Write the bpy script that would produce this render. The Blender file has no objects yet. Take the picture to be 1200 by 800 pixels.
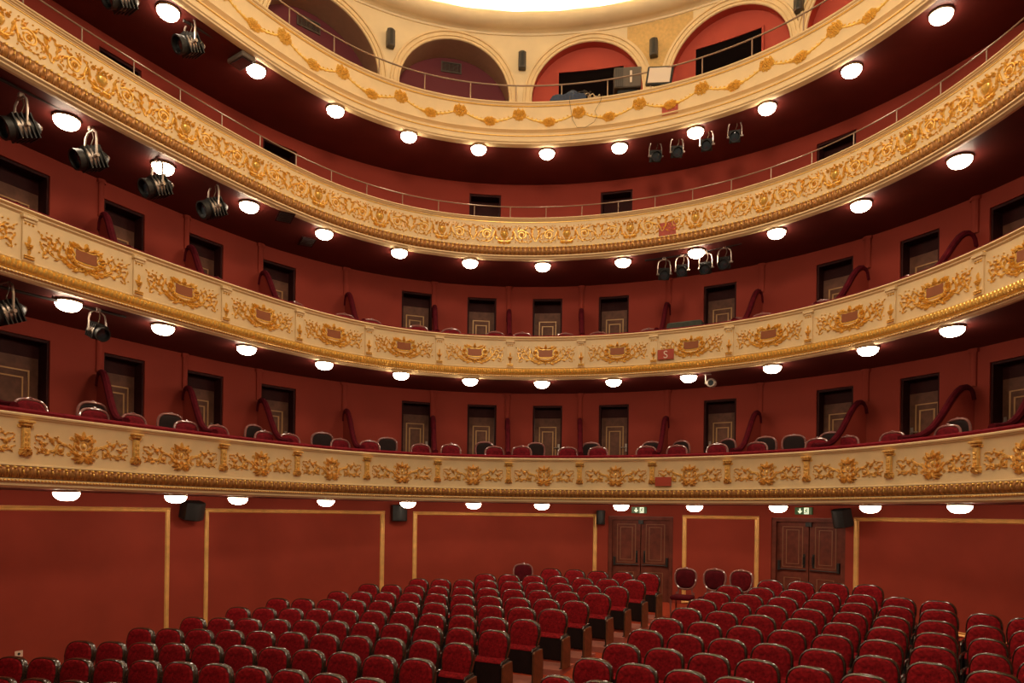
import bpy, math, random
from mathutils import Vector, Matrix
random.seed(7)
PI = math.pi
C = bpy.context.scene.collection
SC = bpy.context.scene

# ------------------------------------------------------------------ camera, world, lights, exposure
F, ROLL, PX, PY = 806.86, 0.0137, 600.0, 602.0      # focal length in pixels of a 1200x800 frame, roll, principal point
ZE = 3.3                                            # eye height above the lowest point of the stalls floor
cam_d = bpy.data.cameras.new('camera'); cam = bpy.data.objects.new('camera', cam_d); C.objects.link(cam)
cam_d.sensor_fit = 'HORIZONTAL'; cam_d.sensor_width = 36.0; cam_d.lens = F / 1200 * 36
cam_d.shift_x = 0.0; cam_d.shift_y = (PY - 400) / 1200
cam_d.clip_start = 0.05; cam_d.clip_end = 200
cam.matrix_world = Matrix.Translation((0, 0, ZE)) @ Matrix.Rotation(PI / 2, 4, 'X') @ Matrix.Rotation(ROLL, 4, 'Z')
SC.camera = cam
SC.view_settings.view_transform = 'Standard'
SC.view_settings.look = 'None'
SC.view_settings.gamma = 1.0
SC.view_settings.use_curve_mapping = False
SC.view_settings.exposure = 0.0
SC.cycles.use_denoising = True
SC.cycles.max_bounces = 6
SC.cycles.diffuse_bounces = 4
SC.cycles.sample_clamp_indirect = 6.0
w = bpy.data.worlds.new('world'); SC.world = w; w.use_nodes = True
w.node_tree.nodes['Background'].inputs[0].default_value = (1.0, 0.72, 0.48, 1)
w.node_tree.nodes['Background'].inputs[1].default_value = 0.11
LAMP_STRENGTH = 29.0
COVE_POWER = 48.0
def add_light(name, kind, loc, power, color, size=0.5, rot=None):
    l = bpy.data.lights.new(name, kind); l.energy = power; l.color = color
    if kind == 'POINT': l.shadow_soft_size = size
    if kind == 'AREA': l.shape = 'DISK'; l.size = size
    o = bpy.data.objects.new(name, l); C.objects.link(o); o.location = loc
    if rot: o.rotation_euler = rot
    return o
# the house chandelier under the dome (above the frame)
add_light('chandelier_light', 'POINT', (0.6, 7.6, ZE + 11.2), 850, (1.0, 0.80, 0.57), 1.0)
# added front fill above the view, evens out the light on the tiers
add_light('house_light', 'POINT', (0.5, 2.0, ZE + 9.0), 1900, (1.0, 0.80, 0.57), 1.0)

# ------------------------------------------------------------------ plan curve of the balconies
L = 1.6551
KN = [-6.5, -5, -3, -1, 1, 3, 5, 6.5]
TH = [-1.2074, -1.0893, -0.9154, -0.3043, 0.2008, 0.6323, 1.1676, 1.5115]
def natural(x, y):
    n = len(x); h = [x[i+1]-x[i] for i in range(n-1)]
    a = [0.0]*n; b = [1.0]*n; c = [0.0]*n; d = [0.0]*n
    for i in range(1, n-1):
        a[i] = h[i-1]; b[i] = 2*(h[i-1]+h[i]); c[i] = h[i]
        d[i] = 6*((y[i+1]-y[i])/h[i]-(y[i]-y[i-1])/h[i-1])
    for i in range(1, n):
        m = a[i]/b[i-1]; b[i] -= m*c[i-1]; d[i] -= m*d[i-1]
    M = [0.0]*n; M[-1] = d[-1]/b[-1]
    for i in range(n-2, -1, -1): M[i] = (d[i]-c[i]*M[i+1])/b[i]
    def ev(t):
        t = min(max(t, x[0]), x[-1]); i = 0
        while i < n-2 and t > x[i+1]: i += 1
        p = x[i+1]-t; q = t-x[i]; hh = h[i]
        return M[i]*p**3/(6*hh)+M[i+1]*q**3/(6*hh)+(y[i]/hh-M[i]*hh/6)*p+(y[i+1]/hh-M[i+1]*hh/6)*q
    return ev
_ev = natural(KN, TH)
SMAX = 9.0; NT = 1801; HS = 2*SMAX/(NT-1)
_th = [_ev(-SMAX+i*HS) for i in range(NT)]
_x = [0.0]; _y = [0.0]
for i in range(1, NT):
    _x.append(_x[-1]+(math.cos(_th[i])+math.cos(_th[i-1]))/2*HS*L)
    _y.append(_y[-1]-(math.sin(_th[i])+math.sin(_th[i-1]))/2*HS*L)
_m = NT//2; _x0, _y0 = _x[_m], _y[_m]
_x = [v-_x0-0.0935 for v in _x]; _y = [v-_y0+16.0619 for v in _y]
def cv(s):
    t = (min(max(s, -SMAX), SMAX)+SMAX)/HS; i = min(int(t), NT-2); f = t-i
    return (_x[i]*(1-f)+_x[i+1]*f, _y[i]*(1-f)+_y[i+1]*f, _th[i]*(1-f)+_th[i+1]*f)
def W(s, z, out=0.0):
    """point on the balcony curve: s in bays, z above eye level, out = metres behind the parapet face (negative = towards the stage)"""
    x, y, th = cv(s)
    return Vector((x+out*math.sin(th), y+out*math.cos(th), ZE+z))
def unroll(x, y):
    c, s = math.cos(ROLL), math.sin(ROLL); a, b = x-PX, y-PY
    return c*a+s*b, -s*a+c*b
def hit(x, y, out=0.0):
    """where the sight line of a photograph pixel meets the curved surface 'out' metres behind the parapet face"""
    u, v = unroll(x, y); r = u/F; lo, hi = -8.5, 8.5
    for _ in range(50):
        m = (lo+hi)/2; p = W(m, 0, out)
        if p.x/p.y < r: lo = m
        else: hi = m
    p = W(lo, 0, out)
    return lo, -v*p.y/F
def on_plane(x, y, z):
    u, v = unroll(x, y); Y = -F*z/v
    return Vector((u*Y/F, Y, ZE+z))
def kappa(s): return (cv(min(s+0.05, 8.9))[2]-cv(max(s-0.05, -8.9))[2])/(0.1*L)
def LL(s, out): return L*(1+out*kappa(s))     # metres along a curve 'out' metres behind the parapet, per bay
def heading(s): return -cv(s)[2]          # rotation about z of something that faces the stage at s (local -Y = stage)

# ------------------------------------------------------------------ materials
def mat(name, col, rough=0.6, metal=0.0, noise=0.0, scale=8.0, bump=0.0, bscale=60.0, emit=None, spec=0.5, sheen=0.0, coat=0.0):
    m = bpy.data.materials.new(name); m.use_nodes = True
    nt = m.node_tree; b = nt.nodes['Principled BSDF']
    b.inputs['Base Color'].default_value = (*col, 1); b.inputs['Roughness'].default_value = rough; b.inputs['Metallic'].default_value = metal
    b.inputs['Specular IOR Level'].default_value = spec
    b.inputs['Sheen Weight'].default_value = sheen
    if sheen: b.inputs['Sheen Tint'].default_value = (1.0, 0.35, 0.3, 1); b.inputs['Sheen Roughness'].default_value = 0.4
    b.inputs['Coat Weight'].default_value = coat
    tc = nt.nodes.new('ShaderNodeTexCoord')
    if noise:
        n = nt.nodes.new('ShaderNodeTexNoise'); n.inputs['Scale'].default_value = scale; n.inputs['Detail'].default_value = 5
        r = nt.nodes.new('ShaderNodeMapRange'); r.inputs[1].default_value = 0.3; r.inputs[2].default_value = 0.7
        r.inputs[3].default_value = 1-noise; r.inputs[4].default_value = 1+noise
        mx = nt.nodes.new('ShaderNodeMix'); mx.data_type = 'RGBA'; mx.blend_type = 'MULTIPLY'; mx.inputs[0].default_value = 1
        mx.inputs[6].default_value = (*col, 1)
        nt.links.new(tc.outputs['Object'], n.inputs['Vector']); nt.links.new(n.outputs[0], r.inputs[0])
        nt.links.new(r.outputs[0], mx.inputs[7]); nt.links.new(mx.outputs[2], b.inputs['Base Color'])
    if bump:
        n2 = nt.nodes.new('ShaderNodeTexNoise'); n2.inputs['Scale'].default_value = bscale; n2.inputs['Detail'].default_value = 3
        bp = nt.nodes.new('ShaderNodeBump'); bp.inputs['Strength'].default_value = bump; bp.inputs['Distance'].default_value = 0.01
        nt.links.new(tc.outputs['Object'], n2.inputs['Vector']); nt.links.new(n2.outputs[0], bp.inputs['Height']); nt.links.new(bp.outputs[0], b.inputs['Normal'])
    if emit:
        b.inputs['Emission Color'].default_value = (*emit[:3], 1); b.inputs['Emission Strength'].default_value = emit[3]
    return m
M = dict(
    cream=mat('cream_paint', (0.80, 0.595, 0.32), 0.55, noise=0.05, scale=3),
    cream_top=mat('ivory_paint', (0.81, 0.64, 0.385), 0.55, noise=0.05, scale=2),
    gold=mat('bright_gilding', (0.88, 0.55, 0.125), 0.30, 0.45, noise=0.15, scale=25),
    oldgold=mat('antique_gilding', (0.82, 0.49, 0.135), 0.32, 0.42, noise=0.25, scale=25),
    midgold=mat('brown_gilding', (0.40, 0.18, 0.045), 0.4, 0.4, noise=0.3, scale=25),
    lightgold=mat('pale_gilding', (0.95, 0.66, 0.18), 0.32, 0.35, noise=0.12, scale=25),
    darkgold=mat('shadowed_gilding', (0.22, 0.075, 0.018), 0.45, 0.35, noise=0.3, scale=25),  # dark reddish brown antique tone for the leaf band cores
    red_wall=mat('red_wall_paint', (0.28, 0.034, 0.018), 0.8, noise=0.06, scale=1.2, bump=0.05, bscale=40, spec=0.3),
    stall_wall=mat('red_wall_cloth', (0.30, 0.040, 0.021), 0.85, noise=0.08, scale=1.5, bump=0.1, bscale=90, spec=0.25),
    loge_wall=mat('loge_red_paint', (0.45, 0.06, 0.035), 0.75, noise=0.05, scale=2),
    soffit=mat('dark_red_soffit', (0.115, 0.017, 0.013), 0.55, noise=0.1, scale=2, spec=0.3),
    velvet=mat('red_velvet', (0.235, 0.006, 0.010), 0.8, noise=0.5, scale=34, bump=0.35, bscale=80, sheen=0.02, spec=0.12),
    darkvelvet=mat('wine_velvet', (0.078, 0.004, 0.008), 0.85, noise=0.25, scale=9, spec=0.1),
    boxvelvet=mat('box_chair_velvet', (0.125, 0.005, 0.009), 0.85, noise=0.3, scale=20, spec=0.12),
    railvelvet=mat('rail_velvet', (0.16, 0.008, 0.014), 0.9, noise=0.2, scale=9, spec=0.1),
    lacquer=mat('brown_lacquer', (0.040, 0.020, 0.012), 0.25, noise=0.3, scale=14, coat=0.6),
    chairlac=mat('mahogany_lacquer', (0.26, 0.10, 0.085), 0.24, noise=0.2, scale=14, coat=0.7),
    black=mat('black_metal', (0.011, 0.010, 0.009), 0.5, noise=0.1),
    darkback=mat('dark_seat_board', (0.018, 0.008, 0.007), 0.7, noise=0.2, spec=0.2),
    endwood=mat('end_panel_wood', (0.16, 0.055, 0.022), 0.42, noise=0.3, scale=10),
    doorwood=mat('box_door_wood', (0.15, 0.060, 0.034), 0.6, noise=0.25, scale=7, spec=0.25),
    stalldoor=mat('stalls_door_wood', (0.15, 0.033, 0.018), 0.6, noise=0.25, scale=7, spec=0.25),
    casing=mat('dark_door_casing', (0.035, 0.005, 0.004), 0.7, noise=0.2, spec=0.2),
    line=mat('door_gold_line', (0.48, 0.25, 0.09), 0.45, 0.2),
    dimline=mat('dim_door_line', (0.28, 0.11, 0.05), 0.5, 0.1),
    steel=mat('rail_steel', (0.34, 0.23, 0.16), 0.4, 0.5),
    pipe=mat('pipe_black', (0.03, 0.022, 0.02), 0.5),
    alu=mat('aluminium', (0.46, 0.38, 0.32), 0.38, 0.7),
    carpet=mat('orange_red_carpet', (0.36, 0.050, 0.022), 0.95, noise=0.25, scale=30, bump=0.2, bscale=200, spec=0.1),
    riser=mat('step_riser', (0.42, 0.13, 0.09), 0.8, noise=0.1),
    glass=mat('milk_glass', (0.9, 0.85, 0.8), 0.3, emit=(1.0, 0.80, 0.58, LAMP_STRENGTH)),
    rim=mat('lamp_rim', (0.32, 0.20, 0.10), 0.35, 0.6),
    dark=mat('dark_opening', (0.006, 0.004, 0.004), 0.9, spec=0.0),
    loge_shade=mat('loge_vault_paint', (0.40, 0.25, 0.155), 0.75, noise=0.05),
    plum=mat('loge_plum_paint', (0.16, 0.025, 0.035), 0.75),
    dome=mat('dome_plaster', (0.86, 0.76, 0.56), 0.7),
    ochre=mat('patched_ochre_plaster', (0.66, 0.42, 0.15), 0.7, noise=0.12, scale=14),
    trimgold=mat('wall_trim_gilding', (0.92, 0.53, 0.17), 0.40, 0.3, noise=0.12, scale=6),
    signred=mat('sign_red', (0.40, 0.050, 0.022), 0.5),
    signwhite=mat('sign_white', (0.75, 0.60, 0.50), 0.5),
    exitgreen=mat('exit_sign_green', (0.035, 0.085, 0.030), 0.4, emit=(0.10, 0.20, 0.06, 0.15)),
    exitwhite=mat('exit_sign_white', (0.7, 0.75, 0.55), 0.4, emit=(0.8, 0.9, 0.6, 0.9)),
    navy=mat('navy_cloth', (0.03, 0.045, 0.085), 0.9, noise=0.3, scale=20),
    greencloth=mat('grey_green_cloth', (0.035, 0.038, 0.026), 0.9, noise=0.25, scale=14),
    panelwhite=mat('white_light_panel', (0.72, 0.60, 0.48), 0.35),
    greyplastic=mat('grey_plastic', (0.11, 0.083, 0.062), 0.55),
    speaker=mat('speaker_brown', (0.045, 0.032, 0.024), 0.4),
    lens=mat('lens_glass', (0.03, 0.04, 0.05), 0.08, coat=1.0),
    switch=mat('socket_plate', (0.8, 0.55, 0.42), 0.4),
    cable=mat('cable_brown', (0.10, 0.06, 0.03), 0.6),
    paper=mat('pale_cable_coil', (0.62, 0.50, 0.34), 0.7, noise=0.3, scale=30),
)

# ------------------------------------------------------------------ mesh helpers
class MB:
    def __init__(s): s.v = []; s.f = []
    def add(s, vs, fs):
        o = len(s.v); s.v += [Vector(p) for p in vs]; s.f += [tuple(i+o for i in f) for f in fs]; return s
    def grid(s, rows, closed_u=False, closed_v=False):
        nu, nv = len(rows), len(rows[0]); fs = []
        for i in range(nu if closed_u else nu-1):
            for j in range(nv if closed_v else nv-1):
                a, b = i, (i+1) % nu; c, d = j, (j+1) % nv
                fs.append((a*nv+c, a*nv+d, b*nv+d, b*nv+c))
        return s.add([p for r in rows for p in r], fs)
    def box(s, a, b, bev=0.0):
        x0, y0, z0 = a; x1, y1, z1 = b
        if bev <= 0:
            return s.add([(x0,y0,z0),(x1,y0,z0),(x1,y1,z0),(x0,y1,z0),(x0,y0,z1),(x1,y0,z1),(x1,y1,z1),(x0,y1,z1)],
                         [(0,3,2,1),(4,5,6,7),(0,1,5,4),(1,2,6,5),(2,3,7,6),(3,0,4,7)])
        e = bev
        def ring(z, i):
            return [(x0+i,y0+e+0,z),(x0+e,y0+i,z),(x1-e,y0+i,z),(x1-i,y0+e,z),(x1-i,y1-e,z),(x1-e,y1-i,z),(x0+e,y1-i,z),(x0+i,y1-e,z)]
        rows = [ring(z0, e*0.9), ring(z0+e, 0), ring(z1-e, 0), ring(z1, e*0.9)]
        o = len(s.v); s.grid(rows, closed_v=True)
        s.f.append(tuple(o+i for i in reversed(range(8)))); s.f.append(tuple(o+24+i for i in range(8)))
        return s
    def obox(s, M4, a, b, bev=0.0):
        t = MB(); t.box(a, b, bev); return s.add([M4 @ p for p in t.v], t.f)
    def tube(s, pts, rad, n=6, caps=True):
        pts = [Vector(p) for p in pts]; k = len(pts)
        if not isinstance(rad, (list, tuple)): rad = [rad]*k
        rows = []; up = None
        for i in range(k):
            d = (pts[min(i+1, k-1)]-pts[max(i-1, 0)])
            if d.length < 1e-9: d = Vector((0, 0, 1))
            d.normalize()
            if up is None:
                up = Vector((0, 0, 1)) if abs(d.z) < 0.9 else Vector((1, 0, 0))
            a = d.cross(up)
            if a.length < 1e-6: a = d.cross(Vector((0, 1, 0)))
            a.normalize(); b = a.cross(d).normalized(); up = b
            rows.append([pts[i]+rad[i]*(math.cos(2*PI*j/n)*a+math.sin(2*PI*j/n)*b) for j in range(n)])
        o = len(s.v); s.grid(rows, closed_v=True)
        if caps:
            s.f.append(tuple(o+j for j in reversed(range(n)))); s.f.append(tuple(o+(k-1)*n+j for j in range(n)))
        return s
    def lathe(s, prof, n=20, axis=None):
        """prof = [(r,z)], about local Z; axis = matrix"""
        A = axis or Matrix.Identity(4)
        rows = [[A @ Vector((max(r, 1e-4)*math.cos(2*PI*j/n), max(r, 1e-4)*math.sin(2*PI*j/n), z)) for j in range(n)] for r, z in prof]
        return s.grid(rows, closed_v=True)
    def blob(s, c, r, n=6, m=4):
        cx, cy, cz = c; rx, ry, rz = r
        rows = [[(cx+rx*math.sin(PI*i/m)*math.cos(2*PI*j/n), cy+ry*math.sin(PI*i/m)*math.sin(2*PI*j/n), cz+rz*math.cos(PI*i/m)) for j in range(n)] for i in range(m+1)]
        return s.grid(rows, closed_v=True)
def join2(o, mb, material, parent):
    """adds a second material's geometry to an existing mesh part"""
    n = len(o.data.polygons); base = Vector(parent['_o']); v0 = [v.co.copy() for v in o.data.vertices]; f0 = [tuple(q.vertices) for q in o.data.polygons]; k = len(v0)
    me = bpy.data.meshes.new(o.name); me.from_pydata([tuple(v) for v in v0]+[tuple(q-base) for q in mb.v], [], f0+[tuple(i+k for i in f) for f in mb.f])
    me.materials.append(o.data.materials[0]); me.materials.append(M[material])
    for i, q in enumerate(me.polygons): q.use_smooth = True; q.material_index = 0 if i < n else 1
    o.data = me
def obj(name, mb, material, parent=None, smooth=True, angle=40, origin=None):
    me = bpy.data.meshes.new(name)
    base = Vector((0, 0, 0))
    if parent is not None and origin is None: base = parent.get('_o', None) and Vector(parent['_o']) or Vector((0, 0, 0))
    if origin is not None: base = Vector(origin)
    me.from_pydata([tuple(p-base) for p in mb.v], [], mb.f)
    me.materials.append(M[material] if isinstance(material, str) else material)
    if smooth:
        for p in me.polygons: p.use_smooth = True
        me.set_sharp_from_angle(angle=math.radians(angle))
    me.update()
    o = bpy.data.objects.new(name, me); C.objects.link(o)
    if parent is not None:
        o.parent = parent
        if '_o' in parent and origin is None: pass
    elif origin is not None: o.location = base
    return o
def thing(name, label, cat, loc=(0, 0, 0), rz=0.0, group=None, kind=None, world_parts=False):
    """Empty at the thing's base; with world_parts its parts are given in world coordinates"""
    o = bpy.data.objects.new(name, None); C.objects.link(o); o.empty_display_size = 0.2
    o.location = loc; o.rotation_euler = (0, 0, rz); tag(o, label, cat, group, kind)
    if world_parts: o['_o'] = list(loc)
    return o
def tag(o, label, cat, group=None, kind=None):
    o['label'] = label; o['category'] = cat
    if group: o['group'] = group
    if kind: o['kind'] = kind
    return o
def struct(name, mb, m, label, cat, origin=None, **k):
    return tag(obj(name, mb, m, None, origin=origin, **k), label, cat, kind='structure')
def dup(root, loc, rz, label, group):
    r = root.copy(); C.objects.link(r); r.location = loc; r.rotation_euler = (0, 0, rz); r['label'] = label; r['group'] = group
    for ch in list(root.children):
        c = ch.copy(); C.objects.link(c); c.parent = r
        for g in list(ch.children):
            d = g.copy(); C.objects.link(d); d.parent = c
    return r
def frange(a, b, step):
    n = max(1, int(math.ceil((b-a)/step-1e-6))); return [a+(b-a)*i/n for i in range(n+1)]
def sweep(prof, sa=-8.8, sb=8.8, step=0.125, closed=False):
    """profile [(out,z)] swept along the balcony curve"""
    mb = MB(); mb.grid([[W(s, z, o) for o, z in prof] for s in frange(sa, sb, step)], closed_v=closed); return mb
ORD = 'first second third fourth fifth sixth seventh eighth ninth tenth eleventh twelfth thirteenth fourteenth fifteenth sixteenth seventeenth eighteenth nineteenth twentieth'.split()
TIER = ['lowest', 'second', 'third', 'top']

# ------------------------------------------------------------------ levels (metres above eye level)
SOFF = [0.27, 3.14, 5.92, 8.58]
STEP = [0.13, 0.10, 0.0, 0.0]       # raised rear part of the boxes
DECK = [0.60, 3.40, 6.10, 8.76]
BOXW, STALLW = 1.90, 1.60
WALLTOP = 12.66

# ------------------------------------------------------------------ stalls floor and walls
def row_z(x, y): return 0.06*(x+y)
def floor_z(x, y): return row_z(x, y)-0.07
fl = MB()
ss = frange(-8.8, 8.8, 0.25)
edge = [W(s, 0, STALLW+0.25) for s in ss]
mid = []
rows = []
for p in edge:
    q = Vector((0.4+(p.x-0.4)*0.5, max(1.2, p.y*0.5), 0)); r = Vector((0.4+(p.x-0.4)*0.12, 1.0, 0))
    rows.append([Vector((t.x, t.y, floor_z(t.x, t.y))) for t in (Vector((p.x, p.y, 0)), q, r)])
fl.grid(rows)
struct('floor', fl, 'carpet', 'sloping orange red carpeted floor under the stalls seats', 'floor')

def wall_openings(out, zlo, zhi, ops, depth, step=0.1, sa=-8.8, sb=8.8, arch=None):
    """curved wall with real openings; ops = [(sa, sb, ztop)]; zlo may be a function of s"""
    mb = MB(); zl = zlo if callable(zlo) else (lambda s: zlo)
    cuts = sorted(ops); cur = sa
    def seg(a, b, zb):
        mb.grid([[W(s, zb(s), out), W(s, (zb(s)+zhi)/2, out), W(s, zhi, out)] for s in frange(a, b, step)])
    for a, b, zt in cuts:
        if a > cur: seg(cur, a, zl)
        seg(a, b, lambda s: zt)
        # reveal
        mb.grid([[W(a, zl(a), out), W(a, zl(a), out+depth)], [W(a, zt, out), W(a, zt, out+depth)]])
        mb.grid([[W(s, zt, out), W(s, zt, out+depth)] for s in frange(a, b, step)])
        mb.grid([[W(b, zt, out), W(b, zt, out+depth)], [W(b, zl(b), out), W(b, zl(b), out+depth)]])
        cur = b
    seg(cur, sb, zl)
    return mb
def s_floor(s, out):
    p = W(s, 0, out); return floor_z(p.x, p.y)-ZE

# stalls: two double doors
SD = []
for x0, x1, y0 in ((713, 789, 605.5), (904, 991, 607.5)):
    a, _ = hit(x0, y0, STALLW); b, z = hit(x1, y0, STALLW); SD.append((a, b, z))
struct('wall_stalls', wall_openings(STALLW, lambda s: s_floor(s, STALLW)-0.02, SOFF[0]+0.02, SD, 0.2), 'stall_wall',
       'deep red curved rear wall around the stalls', 'wall')

# gilt panel trims of the stalls wall
def panel_trim(n, xl, xr, label):
    wd = 0.085
    if xl is None: sl, zt = -8.6, hit(20, 595.5, STALLW)[1]
    else: sl, zt = hit(xl, 602+(xl-600)*0.0133, STALLW)
    if xr is None: sr = 8.6
    else: sr, zt2 = hit(xr, 602+(xr-600)*0.0133, STALLW)
    zt = 0.03; mb = MB(); wl = wd/L
    prof = [(0.0, 0.0), (-0.022, 0.006), (-0.030, 0.02), (-0.014, 0.045), (-0.028, 0.07), (0.0, 0.085)]   # (out, across)
    sa = sl+0.5*wl; sb = sr-0.5*wl
    mb.grid([[W(s, zt-a, STALLW+o) for o, a in prof] for s in frange(sl, sr, 0.06)])
    for s0, sg in ((sl, 1), (sr, -1)):
        zb = s_floor(s0, STALLW)+0.02
        mb.grid([[W(s0+sg*a/L, z, STALLW+o) for o, a in prof] for z in (zb, (zb+zt)/2, zt-0.0425)])
    z1 = lambda s: s_floor(s, STALLW)+0.02
    mb.grid([[W(s, z1(s)+a, STALLW+o) for o, a in prof] for s in frange(sl, sr, 0.06)])
    struct('trim_%d' % n, mb, 'trimgold', label, 'wall trim')
panel_trim(1, None, 199, 'gilt moulding framing the large leftmost red panel of the stalls wall')
panel_trim(2, 240, 451, 'gilt moulding framing the second red stalls wall panel from the left')
panel_trim(3, 484, 700, 'gilt moulding framing the red panel left of the first double door')
panel_trim(4, 800, 890, 'narrow gilt moulding frame between the two stalls double doors')
panel_trim(5, 1001, None, 'gilt moulding framing the large rightmost red panel of the stalls wall')

# double doors
def frame_line(mb, s0, s1, z0, z1, out, wd=0.014, h=0.012):
    """thin raised rectangular moulding on a curved face"""
    e = wd/L
    for a, b, c, d in ((s0, s1, z1-wd, z1), (s0, s1, z0, z0+wd), (s0, s0+e, z0, z1), (s1-e, s1, z0, z1)):
        P = [W(a, c, out-h), W(b, c, out-h), W(b, d, out-h), W(a, d, out-h), W(a, c, out), W(b, c, out), W(b, d, out), W(a, d, out)]
        mb.add(P, [(0,1,2,3),(4,7,6,5),(0,4,5,1),(1,5,6,2),(2,6,7,3),(3,7,4,0)])
def slab(mb, s0, s1, z0, z1, out, th):
    ns = frange(s0, s1, 0.2)
    mb.grid([[W(s, z0, out+th), W(s, z0, out), W(s, z1, out), W(s, z1, out+th), ] for s in ns], closed_v=True)
    for s in (s0, s1): mb.add([W(s, z0, out+th), W(s, z0, out), W(s, z1, out), W(s, z1, out+th)], [(0, 1, 2, 3)])
def stalls_door(n, op, label):
    a, b, zt = op; zf = s_floor((a+b)/2, STALLW); c = (a+b)/2
    r = thing('door_%d' % n, label, 'door', W(c, zf, STALLW+0.1), 0, kind='structure', world_parts=True)
    mb = MB(); e = 0.08/L
    slab(mb, a+0.004, a+e, zf, zt-0.005, STALLW+0.02, 0.14); slab(mb, b-e, b-0.004, zf, zt-0.005, STALLW+0.02, 0.14); slab(mb, a+e, b-e, zt-0.09, zt-0.005, STALLW+0.02, 0.14)
    obj('door_frame', mb, 'stalldoor', r, angle=30)
    for i, (p, q) in enumerate(((a+e, c-0.003), (c+0.003, b-e))):
        lf = MB(); slab(lf, p+0.002, q-0.002, zf+0.01, zt-0.10, STALLW+0.09, 0.05)
        lo = obj('door_leaf', lf, 'stalldoor', r, angle=30)
        ln = MB(); m = 0.13/L
        frame_line(ln, p+m*0.75, q-m*0.75, zf+0.98, zt-0.19, STALLW+0.09)
        frame_line(ln, p+m*1.25, q-m*1.25, zf+1.05, zt-0.26, STALLW+0.09)
        frame_line(ln, p+m, q-m, zf+0.15, zf+0.75, STALLW+0.09)
        obj('panel_moulding', ln, 'dimline', lo, smooth=False, origin=r['_o'])
        hd = MB(); hs = q-0.045 if i == 0 else p+0.045
        hd.tube([W(hs, zf+1.05, STALLW+0.085), W(hs, zf+1.05, STALLW+0.03), W(hs, zf+1.22, STALLW+0.03), W(hs, zf+1.22, STALLW+0.085)], 0.016)
        slab(hd, hs-0.012, hs+0.012, zf+0.98, zf+1.28, STALLW+0.078, 0.01)
        obj('door_handle', hd, 'black', lo, origin=r['_o'])
        pb = MB(); pb.tube([W(s, zf+0.93, STALLW+0.045) for s in frange(p+0.02, q-0.02, 0.08)], 0.013, 8)
        hx = p+0.03 if i == 0 else q-0.03
        slab(pb, hx-0.012, hx+0.012, zf+0.90, zf+1.12, STALLW+0.03, 0.055)
        obj('push_bar', pb, 'black', lo, origin=r['_o'])
    bk = MB(); slab(bk, a+0.004, b-0.004, zf, zt-0.005, STALLW+0.165, 0.02); obj('door_stop', bk, 'casing', r, angle=30)  # added plate, keeps the bright background from showing between the leaves
    cl = MB(); slab(cl, c-0.03, c+0.03, zt-0.19, zt-0.09, STALLW+0.03, 0.06)
    obj('door_closer', cl, 'black', r)
stalls_door(1, SD[0], 'dark wooden double door at the end of the stalls aisle under an exit sign')
stalls_door(2, SD[1], 'dark wooden double door right of the narrow gilt wall panel')

# ------------------------------------------------------------------ balcony decks, soffits and box walls
for t in range(4):
    zs, zd = SOFF[t], DECK[t]
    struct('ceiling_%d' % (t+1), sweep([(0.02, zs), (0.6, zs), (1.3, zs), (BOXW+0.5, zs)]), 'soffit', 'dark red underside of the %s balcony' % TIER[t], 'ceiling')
    struct('floor_%d' % (t+1), sweep([(0.06, zd), (1.16, zd), (1.16, zd+STEP[t]), (BOXW+0.5, zd+STEP[t])]), 'soffit', 'hidden dark floor of the %s balcony behind its parapet' % TIER[t], 'floor')

BOXDOORS = [   # x of left and right edge, y of the top (of the lowest balcony, of the second balcony)
    (-14, 59, 398, 197), (122, 170, 420, 246), (219, 262, 440, 282), (305, 347, 452, 309), (471, 507, 468.5, 338.5),
    (548, 582, 472.5, 346), (624.5, 659, 474.5, 348.5), (702, 737, 473.5, 344), (825, 863, 468, 333), (957, 1000, 455, 302), (1055, 1101, 440, 272), (1160, 1214, 420, 235)]
def box_ops(t):
    r = []
    for x0, x1, ya, yb in BOXDOORS:
        y = ya if t == 0 else yb
        a, _ = hit(x0, y, BOXW); b, z = hit(x1, y, BOXW)
        r.append((a, b, DECK[t]+(2.23 if t == 0 else 2.21)))
    return r
T3D = [(116, 166, 62), (308, 348, 165), (550, 587, 225), (704, 741, 222), (957, 1003, 160)]
def t3_ops():
    r = []
    for x0, x1, y in T3D:
        a, _ = hit(x0, y+20, BOXW); b, z = hit(x1, y+20, BOXW); r.append((a, b, 8.30))
    return r
OPS = [box_ops(0), box_ops(1), t3_ops()]
for t in range(3):
    struct('wall_%s' % ('lowest', 'second', 'third')[t], wall_openings(BOXW, DECK[t]-0.02, SOFF[t+1]+0.02, OPS[t], 0.42), 'red_wall',
           'red curved rear wall of the boxes on the %s balcony' % TIER[t], 'wall')
dn = 3
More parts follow.
